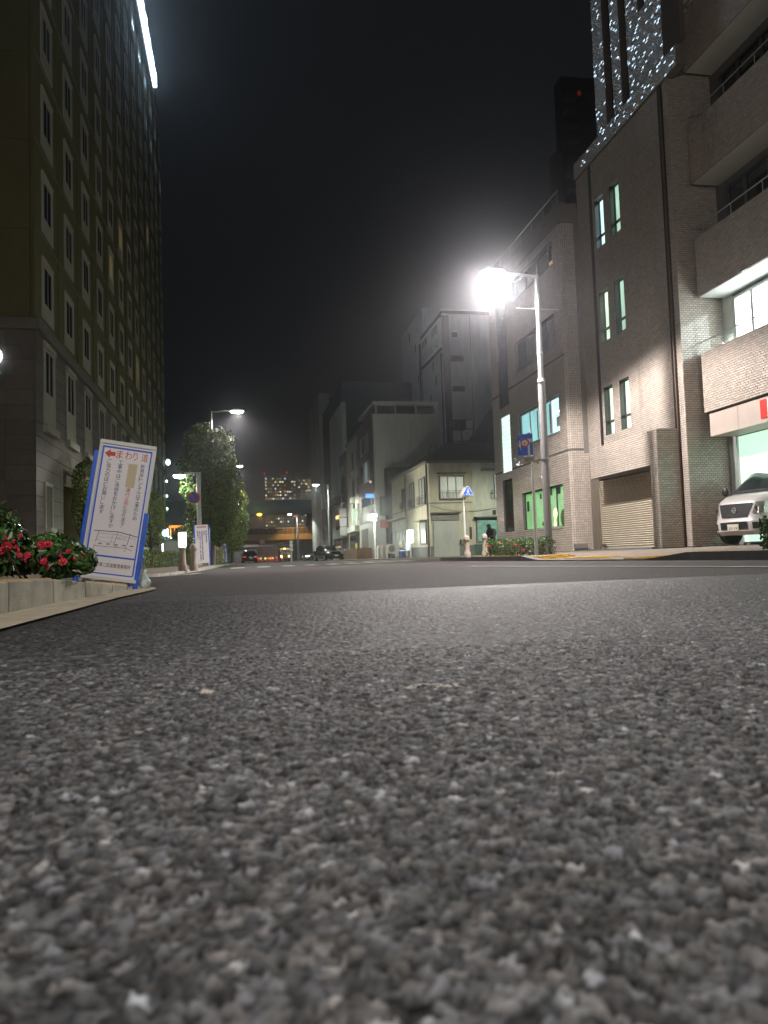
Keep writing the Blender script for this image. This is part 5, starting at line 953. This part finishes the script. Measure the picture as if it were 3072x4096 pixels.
part('hood', MB().ell((-.16, 0, 1.62), .135, .13, .15, 14, 9), K['cloth'], pr, smooth=True); part('face', MB().ell((-.245, 0, 1.59), .05, .07, .09, 12, 8), K['skin'], pr, smooth=True)
part('backpack', MB().ell((.17, 0, 1.28), .13, .17, .24, 14, 9), K['cloth'], pr, smooth=True)
for s_ in (-1, 1):
    hm = MB().ell((-.31, s_ * .17, .98), .045, .025, .04, 10, 6)
    for q in range(4): hm.tube((-.33, s_ * (.15 + q * .014), .97), (-.40 + abs(q - 1.5) * .006, s_ * (.15 + q * .014), .945), .008, .006, 6)
    hm.tube((-.30, s_ * .145, .99), (-.34, s_ * .125, .985), .009, .007, 6); part('hand', hm, K['skin'], pr, smooth=True)

# ------------------------------------------------------------------ other buildings on the right side
gb = thing('grey_office_building', 'four storey grey office with a blank side wall behind the corner house', 'building', (15, 66, 0)); gx = 11.2
part('wall', MB().box(gx, 17.0, 62, 70.4, -.05, 12.35), K['grey'], gb); part('street_front', MB().box(gx - .12, gx, 62.1, 70.4, 3.3, 12.3), K['brown'], gb)
part('roof_slab', MB().box(gx + .1, 17.0, 62.3, 70.4, 13.2, 13.5), K['grey'], gb); part('roof_room', MB().box(gx + .5, 16.8, 63, 70, 12.35, 13.2), K['brown'], gb)
for x in (11.5, 13.2, 15.0, 16.8): part('roof_post', MB().box(x, x + .12, 62.3, 62.42, 12.35, 13.2), K['render2'], gb)
def wband(parent, x, y0, y1, z0, z1, n, mat, fm=K['alu']):
    w_ = part('window', MB().box(x - .02, x, y0, y1, z0 - .08, z0).box(x - .02, x, y0, y1, z1, z1 + .06), fm, parent)
    for i in range(n): a = y0 + (y1 - y0) * i / n; part('pane', MB().box(x - .018, x - .004, a + .05, a + (y1 - y0) / n - .05, z0, z1), mat if not isinstance(mat, list) else mat[i % len(mat)], w_)
pf = bpy.data.materials['frosted_pane']
for z0_, z1_ in ((9.5, 11.0), (6.9, 8.6), (4.0, 5.6)): wband(gb, gx - .13, 63.6, 68.4, z0_, z1_, 4, [pf, pf, K['glass'], pf] if z0_ > 9 else [pf, lit('curtain_gap', (.6, .8, .8), .22, .2), pf, K['glass']] if z0_ > 6 else [K['glass']])
part('shop_shutter', MB().box(gx - .05, gx, 62.3, 65.8, .1, 2.9), K['shutter2'], gb); part('shop_door', MB().box(gx - .05, gx, 66.2, 69.8, .1, 2.8), K['brown'], gb); part('sign_panel', MB().box(gx - .5, gx - .12, 62.3, 65.8, 3.3, 4.6), K['grey'], gb); part('wall_lamp', MB().ell((gx - .3, 62.5, 6.6), .12, .12, .12), lit('bracket_lamp', (1, .75, .6), .6, 0), gb)
nb_ = thing('narrow_cream_building', 'narrow cream four storey building with dark window column', 'building', (13, 74, 0))
part('wall', MB().box(gx, 16, 70.45, 78.4, -.05, 11.9), K['render'], nb_); part('parapet', MB().box(gx - .1, 16, 70.45, 78.4, 11.9, 12.15), K['mould'], nb_)
for z in (9.0, 6.4, 3.9): wband(nb_, gx - .03, 73.3, 74.6, z, z + 1.6, 1, K['glass'], K['dsteel']); wband(nb_, gx - .03, 70.7, 71.6, z, z + 1.5, 1, K['glass'], K['dsteel']); part('air_conditioner', MB().box(gx - .4, gx - .04, 73.4, 74.4, z - .75, z - .2), K['cream'], nb_)
part('lit_sign_panel', MB().box(gx - .5, gx - .1, 72.0, 72.2, 2.9, 5.0), lit('green_white_panel', (.7, 1, .75), .5, .3), nb_); part('entrance', MB().box(gx - .05, gx, 71, 77.6, .1, 2.6), K['glass'], nb_); part('balcony', MB().box(gx - .45, gx, 71, 77, 2.75, 3.3), K['render2'], nb_)
part('poster', MB().box(gx - .1, gx - .05, 72.2, 73.4, .6, 1.6), M('yellow_poster', (.55, .42, .05), .6), nb_)
bb = thing('brown_shophouse', 'narrow brown building with white projecting sign boxes', 'building', (13, 81, 0))
part('wall', MB().box(gx, 15, 78.45, 83.6, -.05, 10.4), M('brown_wall', (.22, .16, .09), .8, var=.2, streak=.3), bb); part('parapet', MB().box(gx - .1, 15, 78.45, 83.6, 10.4, 11.6), K['brown'], bb)
for z in (7.4, 4.6): wband(bb, gx - .03, 79.2, 82.6, z, z + 1.8, 2, K['glass'], K['dsteel'])
for q in range(3): part('sign_box', MB().box(gx - .9, gx - .15, 78.6, 78.8, 2.6 + q * .98, 3.5 + q * .98), M('white_sign_box', (.42, .40, .42), .5) if q == 0 else bpy.data.materials['white_sign_box'], bb)
part('awning', MB().box(gx - .8, gx, 79, 83.4, 2.2, 2.35), K['roof'], bb)
wh_ = thing('small_white_shop', 'small pale green shop front between the blank tower and brown building', 'building', (12, 88, 0)); part('wall', MB().box(gx - .05, 15, 83.65, 92.5, -.05, 6.2), M('pale_green_wall', (.34, .42, .34), .8, var=.2), wh_); part('roof', MB().box(gx - .6, 15, 83.65, 92.6, 6.2, 7.2), K['roof'], wh_); part('window', MB().box(gx - .08, gx - .05, 85, 88.4, 3.5, 5.2), K['glass'], wh_); part('shop_window', MB().box(gx - .08, gx - .05, 84.5, 91, .3, 2.5), K['glass'], wh_); part('downpipe', MB().tube((gx - .2, 92.4, 0), (gx - .2, 92.4, 7), .22, n=10), K['dsteel'], wh_)
g2_ = thing('blank_clad_building', 'tall blank grey green clad building stepping up behind the shops', 'building', (14, 100, 0))
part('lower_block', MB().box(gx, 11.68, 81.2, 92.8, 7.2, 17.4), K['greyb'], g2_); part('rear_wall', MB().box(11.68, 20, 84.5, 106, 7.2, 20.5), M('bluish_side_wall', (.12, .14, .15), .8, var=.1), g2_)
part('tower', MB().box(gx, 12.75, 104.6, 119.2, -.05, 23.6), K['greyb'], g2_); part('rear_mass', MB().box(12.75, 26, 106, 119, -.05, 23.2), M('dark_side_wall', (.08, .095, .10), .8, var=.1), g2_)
for x, y in ((gx - .02, 87.3), (gx - .02, 84.2), (gx - .02, 112)): part('cladding_seam', MB().box(x - .01, x + .02, y, y + .06, 7.3, 17.2 if y < 100 else 23.5), K['render2'] if y < 100 else K['concd'], g2_)
part('base_wall', MB().box(gx + .1, 12.6, 93, 104.5, -.05, 7), M('olive_base', (.16, .18, .12), .8, var=.2), g2_); part('base_window', MB().box(gx + .06, gx + .1, 95, 97, 2.0, 5), K['glass'], g2_)
part('plant_room', MB().box(gx + 2.4, 26, 105.5, 106, 20.6, 23.2), K['concd'], g2_)
ww = thing('white_warehouse_building', 'tall white windowless warehouse block with a lettered wall sign', 'building', (26, 80, 0)); wx = 21.3
part('wall', MB().box(wx, 34, 75, 84.3, 0, 25.6), K['whitew'], ww); part('rear_wall', MB().box(21.55, 34, 84.3, 96, 0, 29.3), K['whitew'], ww); part('parapet', MB().box(wx - .08, 34, 74.9, 84.3, 25.6, 25.9), K['mould'], ww)
part('stair_shadow_column', MB().box(21.3, 22.0, 74.93, 75, 10, 25.4), M('mauve_strip', (.17, .15, .16), .8), ww)
part('corner_pipe', MB().tube((21.2, 84.5, 10), (21.2, 84.5, 25), .18, n=8), K['mould'], ww); part('corner_pipe', MB().tube((wx - .1, 75.5, 10), (wx - .1, 75.5, 21.5), .1, n=8), K['mould'], ww)
for (z0_, z1_, a, b) in ((23.1, 23.6, 22.3, 22.9), (20.5, 21.1, 22.1, 23.45), (17.3, 17.85, 22.15, 23.5)):
    wv = part('louvre_window', MB().box(a, b, 74.95, 75, z0_, z1_), K['brown'], ww)
    for q in range(4): part('louvre', MB().box(a + .05, b - .05, 74.93, 74.95, z0_ + .06 + q * (z1_ - z0_) / 4.4, z0_ + .12 + q * (z1_ - z0_) / 4.4), K['black'], wv)
for y, z in ((79, 21.0), (78, 19.2), (80.5, 17.6), (88, 25.5), (87, 21.5), (91, 27.8)): part('slit_window', MB().box((wx if y < 84 else 21.55) - .03, (wx if y < 84 else 21.55), y, y + .3, z - .5, z + .5), K['black'], ww)
for x in (24.3, 26.8): part('wall_seam', MB().box(x, x + .04, 74.97, 75, 6, 25.5), K['mould'], ww)
bbd = part('wall_sign', MB().box(wx - .25, wx - .12, 75.1, 83.4, 21.95, 25.2), M('sign_white', (.62, .66, .66), .6, var=.1), ww, label='white wall sign with two lines of dark lettering'); part('sign_frame', MB().box(wx - .28, wx - .1, 75.0, 83.6, 25.2, 25.4).box(wx - .28, wx - .1, 75.0, 83.6, 21.75, 21.95), K['black'], bbd)
def WM(y, z): sh = shift_of(bbd); return Matrix(((0, 0, -1, wx - .262 - sh.x), (-1, 0, 0, y - sh.y), (0, 1, 0, z - sh.z), (0, 0, 0, 1)))
for (s_, ya, yb, z) in (('倉庫', 83.0, 80.6, 23.9), ('保管', 78.6, 76.2, 23.9), ('トランクルーム', 82.6, 76.1, 22.3)): text_part('lettering', s_, K['concd'], bbd, WM(ya, z), 1, .01, fit=(ya - yb, .95 if z > 23 else 1.0))
fe = thing('rooftop_scaffold', 'rusty rooftop frame and tank behind the corner house', 'scaffold', (21.3, 70, 8)); mb = MB()
for x in (20.1, 21.4, 22.6): mb.box(x, x + .07, 70, 70.07, 7, 13.3)
for z in (13.3, 12.4, 11.2): mb.box(20.0, 22.8, 70, 70.06, z, z + .08)
part('frame', mb, K['dsteel'], fe); part('tank', MB().box(20.9, 22.0, 70.3, 71.3, 12.5, 13.4), K['brown'], fe); part('wall', MB().box(18.0, 23, 71.4, 74, 0, 10.8), K['grey'], fe)
gr = thing('gabled_house', 'dark steep gabled house behind the corner house roof', 'house', (21, 62, 0)); part('wall', MB().box(18.4, 24, 60, 66, 0, 9.2), K['brown'], gr); part('roof', MB().add([(18.0, 59.8, 9.0), (19.6, 59.8, 9.1), (23.5, 59.8, 14.2), (23.5, 66, 14.2), (18.0, 66, 9.0), (19.6, 66, 9.1), (23.5, 59.8, 9), (23.5, 66, 9)], [(0, 1, 5, 4), (1, 2, 3, 5), (1, 6, 2), (5, 3, 7)]), K['roof'], gr); part('window', MB().box(19.2, 20.4, 59.9, 60, 7.4, 8.6), K['glass'], gr); part('window_frame', MB().box(19.1, 19.2, 59.85, 60, 7.3, 8.7).box(20.4, 20.5, 59.85, 60, 7.3, 8.7), K['mould'], gr)
dk = thing('dark_shophouse', 'low dark shop building with a red sign between office and corner house', 'building', (13, 61, 0)); part('wall', MB().box(12.0, 15, 60.6, 61.9, 0, 7.6), K['brown'], dk); part('red_sign', MB().box(11.3, 12.0, 60.7, 60.8, 2.6, 3.3), M('dull_red_sign', (.28, .07, .05), .6), dk); part('hanging_sign', MB().box(11.3, 12.0, 60.7, 60.8, 3.6, 5.2), K['dsteel'], dk); part('sign_lettering', MB().box(11.5, 11.8, 60.68, 60.7, 3.8, 5.0), K['mould'], dk); part('door', MB().box(12.2, 13.5, 60.55, 60.6, .1, 2.2), K['glass'], dk)
# far dark tower at the right behind the tiled office
tw = thing('apartment_tower', 'dark apartment tower with dim balconies and red beacon beside the tiled office', 'building', (60, 122, 0)); part('wall', MB().box(58.6, 72, 122, 125, 0, 86), K['brown'], tw); part('wall_wing', MB().box(57.0, 58.6, 122.5, 125, 0, 72), K['brown'], tw); part('beacon', MB().ell((61.3, 120.5, 82), .4, .3, .5), lit('dim_red_beacon', (1, .03, .02), .06, 0), tw)
for q in range(9): part('balcony', MB().box(58.8, 61.0, 120.8, 122, 58 + q * 2.9, 58.9 + q * 2.9), lit('dim_balcony', (.45, .35, .1), .06, .3, 2) if q == 0 else (tw.children[3].data.materials[0] if q in (1, 6) else K['mould']), tw)

# ------------------------------------------------------------------ elevated road, far towers, lights at left
hw = thing('elevated_highway', 'blue grey elevated highway girder spanning the street', 'bridge', (5, 152, 0))
part('girder', MB().box(-60, 60, 150, 156, 9.6, 11.7), K['hway'], hw); part('barrier', MB().box(-60, 60, 149.8, 150, 11.2, 12.1), K['hway'], hw); part('lower_flange', MB().box(-60, 60, 149.7, 156, 9.4, 9.6), K['hway'], hw)
part('pier', MB().box(13.2, 14.6, 151, 155, 0, 9.4), K['concd'], hw); part('pier', MB().box(-16, -14, 151, 155, 0, 9.4), K['concd'], hw)
ol = thing('sodium_lamp', 'orange sodium lamp glowing under the highway girder', 'street lamp', (3.7, 149.5, 9)); part('lens', MB().ell((3.7, 149.5, 9.3), .55, .4, .32), lit('sodium_lens', (1, .55, .08), 3, 0), ol, smooth=True); part('bracket', MB().box(3.6, 3.8, 149.5, 149.7, 9.45, 9.6), K['dsteel'], ol); 
rp = thing('ramp_bridge', 'tan lit ramp bridge with a fence under the highway', 'bridge', (5, 131, 3)); part('deck', MB().box(-20, 13.5, 130, 135, 3.7, 4.7), K['tan'], rp); part('lower_beam', MB().box(-20, 13.5, 131, 134, 3.1, 3.7), M('dark_tan', (.18, .12, .05), .8), rp)
fm_ = part('fence', MB().box(-20, 13.4, 130.0, 130.05, 5.75, 5.82), K['tan'], rp)
for i in range(24): part('fence_post', MB().box(-6 + i * .82, -6 + i * .82 + .06, 130, 130.06, 4.7, 5.75), K['tan'], fm_)
part('fence_mesh', MB().box(-20, 13.4, 130.07, 130.09, 4.7, 5.7), M('brown_mesh', (.07, .045, .02), .8), rp)
for x in (-4, 12.6): part('pier', MB().box(x, x + .8, 131, 134, 0, 3.1), K['concd'], rp)
sp_ = bpy.data.lights.new('light_source', 'POINT'); sp_.energy = 120; sp_.color = (1, .52, .12); sp_.shadow_soft_size = .5; so = bpy.data.objects.new('light_source', sp_); C.objects.link(so); so.parent = ol; so.location = (0, -1.5, -.6)
for i, x in enumerate((-3, 9)):
    q = thing('ramp_lamp', 'orange lamp over the ramp bridge, %s of two' % ('left' if i == 0 else 'right'), 'street lamp', (x, 127, 0)); part('post', MB().tube((x, 127, 0), (x, 127, 7.5), .08, n=6), K['dsteel'], q); part('lens', MB().ell((x, 126.9, 7.5), .12, .12, .1), lit('ramp_lens', (1, .5, .1), 2, 0) if i == 0 else bpy.data.materials['ramp_lens'], q)
    spot(q, (x, 127.2, 7.3), 1300, (1, .62, .22), 95, .6, .3, (R(38), 0, 0))
bk = thing('dark_underpass_wall', 'dark retaining wall and parapets beyond the crossing under the ramp', 'wall', (5, 140, 0)); part('wall', MB().box(-30, 30, 138, 139, 0, 3.6), K['concd'], bk); part('coping', MB().box(-30, 30, 137.8, 138, 2.7, 2.95), K['mould'], bk)
wm = {}
for q in ('L_w1', 'L_w2', 'L_w3', 'L_w4'): wm[q] = mesh('lit_window', MB().box(-.55, .55, -.05, 0, -.6, .6), K[q])
def tower(label, x0, x1, y, z1, n, seed, zmin, cols):
    t = thing('residential_tower', label, 'building', ((x0 + x1) / 2, y, 0), 'far residential towers with scattered lit windows'); rr = random.Random(seed)
    part('wall', MB().box(x0, x1, y, y + 25, 0, z1), K['black'], t); part('roof_room', MB().box(x0 + 5, x1 - 6, y + 3, y + 20, z1, z1 + 2), K['black'], t); seen = set()
    for i in range(n):
        c = rr.choice(cols) if rr.random() < .55 else rr.randrange(0, int((x1 - x0) / 2.2)); r_ = rr.randrange(int(zmin / 3.1), int(z1 / 3.1))
        if (c, r_) in seen: continue
        seen.add((c, r_)); k = rr.choices(('L_w1', 'L_w2', 'L_w3', 'L_w4'), (3, 2, 1.4, 8))[0]; inst('lit_window', wm[k], t, (x0 + 1.3 + c * 2.2, y, r_ * 3.1 + 1.5))
    return t
t1 = tower('far slab tower full of warm lit windows with red roof beacons', 22.6, 52, 700, 78.5, 300, 5, 6, [0, 0, 1, 4, 5, 6, 12])
for x, z in ((22.9, 80.5), (43.5, 81.5), (41, 64)): part('beacon', MB().ell((x, 699, z), .8, .5, .8, 10, 6), K['L_red'], t1)
tower('far tower half hidden by the blank building, dimmer scattered windows', 52.5, 72, 690, 76, 150, 8, 6, [1, 3, 4, 6])
# lights and shop fronts far left
lf = thing('lit_shopfront', 'distant shop front with orange and teal neon beyond the hotel', 'shop', (-8, 85, 0)); part('wall', MB().box(-14, -3.2, 84, 88, 0, 7), K['black'], lf)
part('orange_strip', MB().box(-7.6, -4.8, 83.9, 84, 4.1, 4.35), K['L_orange'], lf)
for i in range(6): part('orange_panel', MB().box(-7.5 + i * .42, -7.5 + i * .42 + .12, 83.88, 84, 3.0 + (i % 3) * .3, 4.1), K['L_orange'], lf)
part('pink_neon', MB().ell((-5.2, 83.7, 5.0), .5, .1, .35).ell((-4.7, 83.7, 4.8), .3, .1, .2), K['L_pink'], lf); part('yellow_neon', MB().ell((-5.6, 83.7, 4.3), .25, .1, .35).ell((-5.5, 83.7, 3.6), .3, .1, .25), K['L_yel'], lf); part('red_neon', MB().ell((-4.6, 83.7, 3.7), .3, .1, .2).ell((-4.2, 83.7, 3.9), .12, .1, .12), K['L_orange'], lf); part('teal_sign', MB().box(-5.0, -4.5, 83.7, 83.8, .6, 1.6), K['L_teal'], lf); part('vertical_sign', MB().box(-5.2, -4.8, 83.6, 83.7, 1.7, 2.9), K['L_yel'], lf)
for i in range(14): part('string_light', MB().ell((-7.6 + i * .28, 80.0, 3.2 - .25 * math.sin(i * .5) - i * .05), .09, .09, .09, 8, 5), K['L_logo'], lf)
gl_ = thing('green_white_lamp', 'dazzling green white globe lamp low beside the hotel', 'street lamp', (-5.73, 60, .1)); part('globe', MB().ell((-5.73, 60, 2.6), .22, .22, .22), lit('green_globe', (.6, 1, .88), 30, 0), gl_, smooth=True); part('post', MB().tube((-5.73, 60, .1), (-5.73, 60, 2.4), .05, n=8), K['dsteel'], gl_); part('lower_light', MB().box(-5.95, -5.75, 59.7, 59.8, 1.2, 1.8), K['L_shopsign'], gl_)
l = bpy.data.lights.new('light_source', 'POINT'); l.energy = 160; l.color = (.5, 1, .85); l.shadow_soft_size = .2; lo = bpy.data.objects.new('light_source', l); C.objects.link(lo); lo.parent = gl_; lo.location = (0, -.4, 2.5)
pw = thing('low_wall', 'grey low wall panel among the shrubs left of the lamp post', 'wall', (-4.6, 50, .1)); part('panel', MB().box(-4.9, -3.9, 50, 50.2, .1, 1.7), K['grey'], pw); part('coping', MB().box(-4.95, -3.85, 49.95, 50.25, 1.7, 1.76), K['mould'], pw)
rb = thing('red_beacon_mast', 'tiny red beacon on a dark mast left of the trees', 'mast', (-22, 210, 0)); part('mast', MB().tube((-15.2, 170, 0), (-15.2, 170, 13), .1, n=6), K['dsteel'], rb); part('beacon', MB().ell((-15.2, 169.8, 13.2), .32, .3, .3), K['L_red'], rb)
cc = thing('security_lamp', 'small bright lamps fixed to the hotel edge above the promenade', 'lamp', (-6.8, 73, 10)); part('bracket', MB().box(-7, -6.75, 73, 73.1, 9.9, 10.0), K['dsteel'], cc); part('lens', MB().ell((-6.6, 73, 9.8), .22, .2, .3, 10, 6), lit('hotel_edge_lamp', (.7, 1, .95), 4, 0), cc)
for z in (8.0, 6.6, 5.4, 3.4): part('lens', MB().ell((-6.75, 73, z), .10, .1, .14, 8, 5), bpy.data.materials['hotel_edge_lamp'], cc)

# ------------------------------------------------------------------ night haze, added also to imitate lens bloom round the lamps
if HAZE:
    hz = single('haze', MB().box(-330, 330, -60, 745, -1.5, 130), K['black'], 'thin city night haze over the whole street, also standing in for lens bloom round the lamps', kind='stuff')
    hm = bpy.data.materials.new('haze'); hm.use_nodes = True; t = hm.node_tree; t.nodes.clear(); o_ = t.nodes.new('ShaderNodeOutputMaterial'); pv = t.nodes.new('ShaderNodeVolumePrincipled')
    pv.inputs['Color'].default_value = (.86, .88, .95, 1); pv.inputs['Density'].default_value = .0019; pv.inputs['Anisotropy'].default_value = .935; t.links.new(pv.outputs[0], o_.inputs['Volume']); hz.data.materials[0] = hm
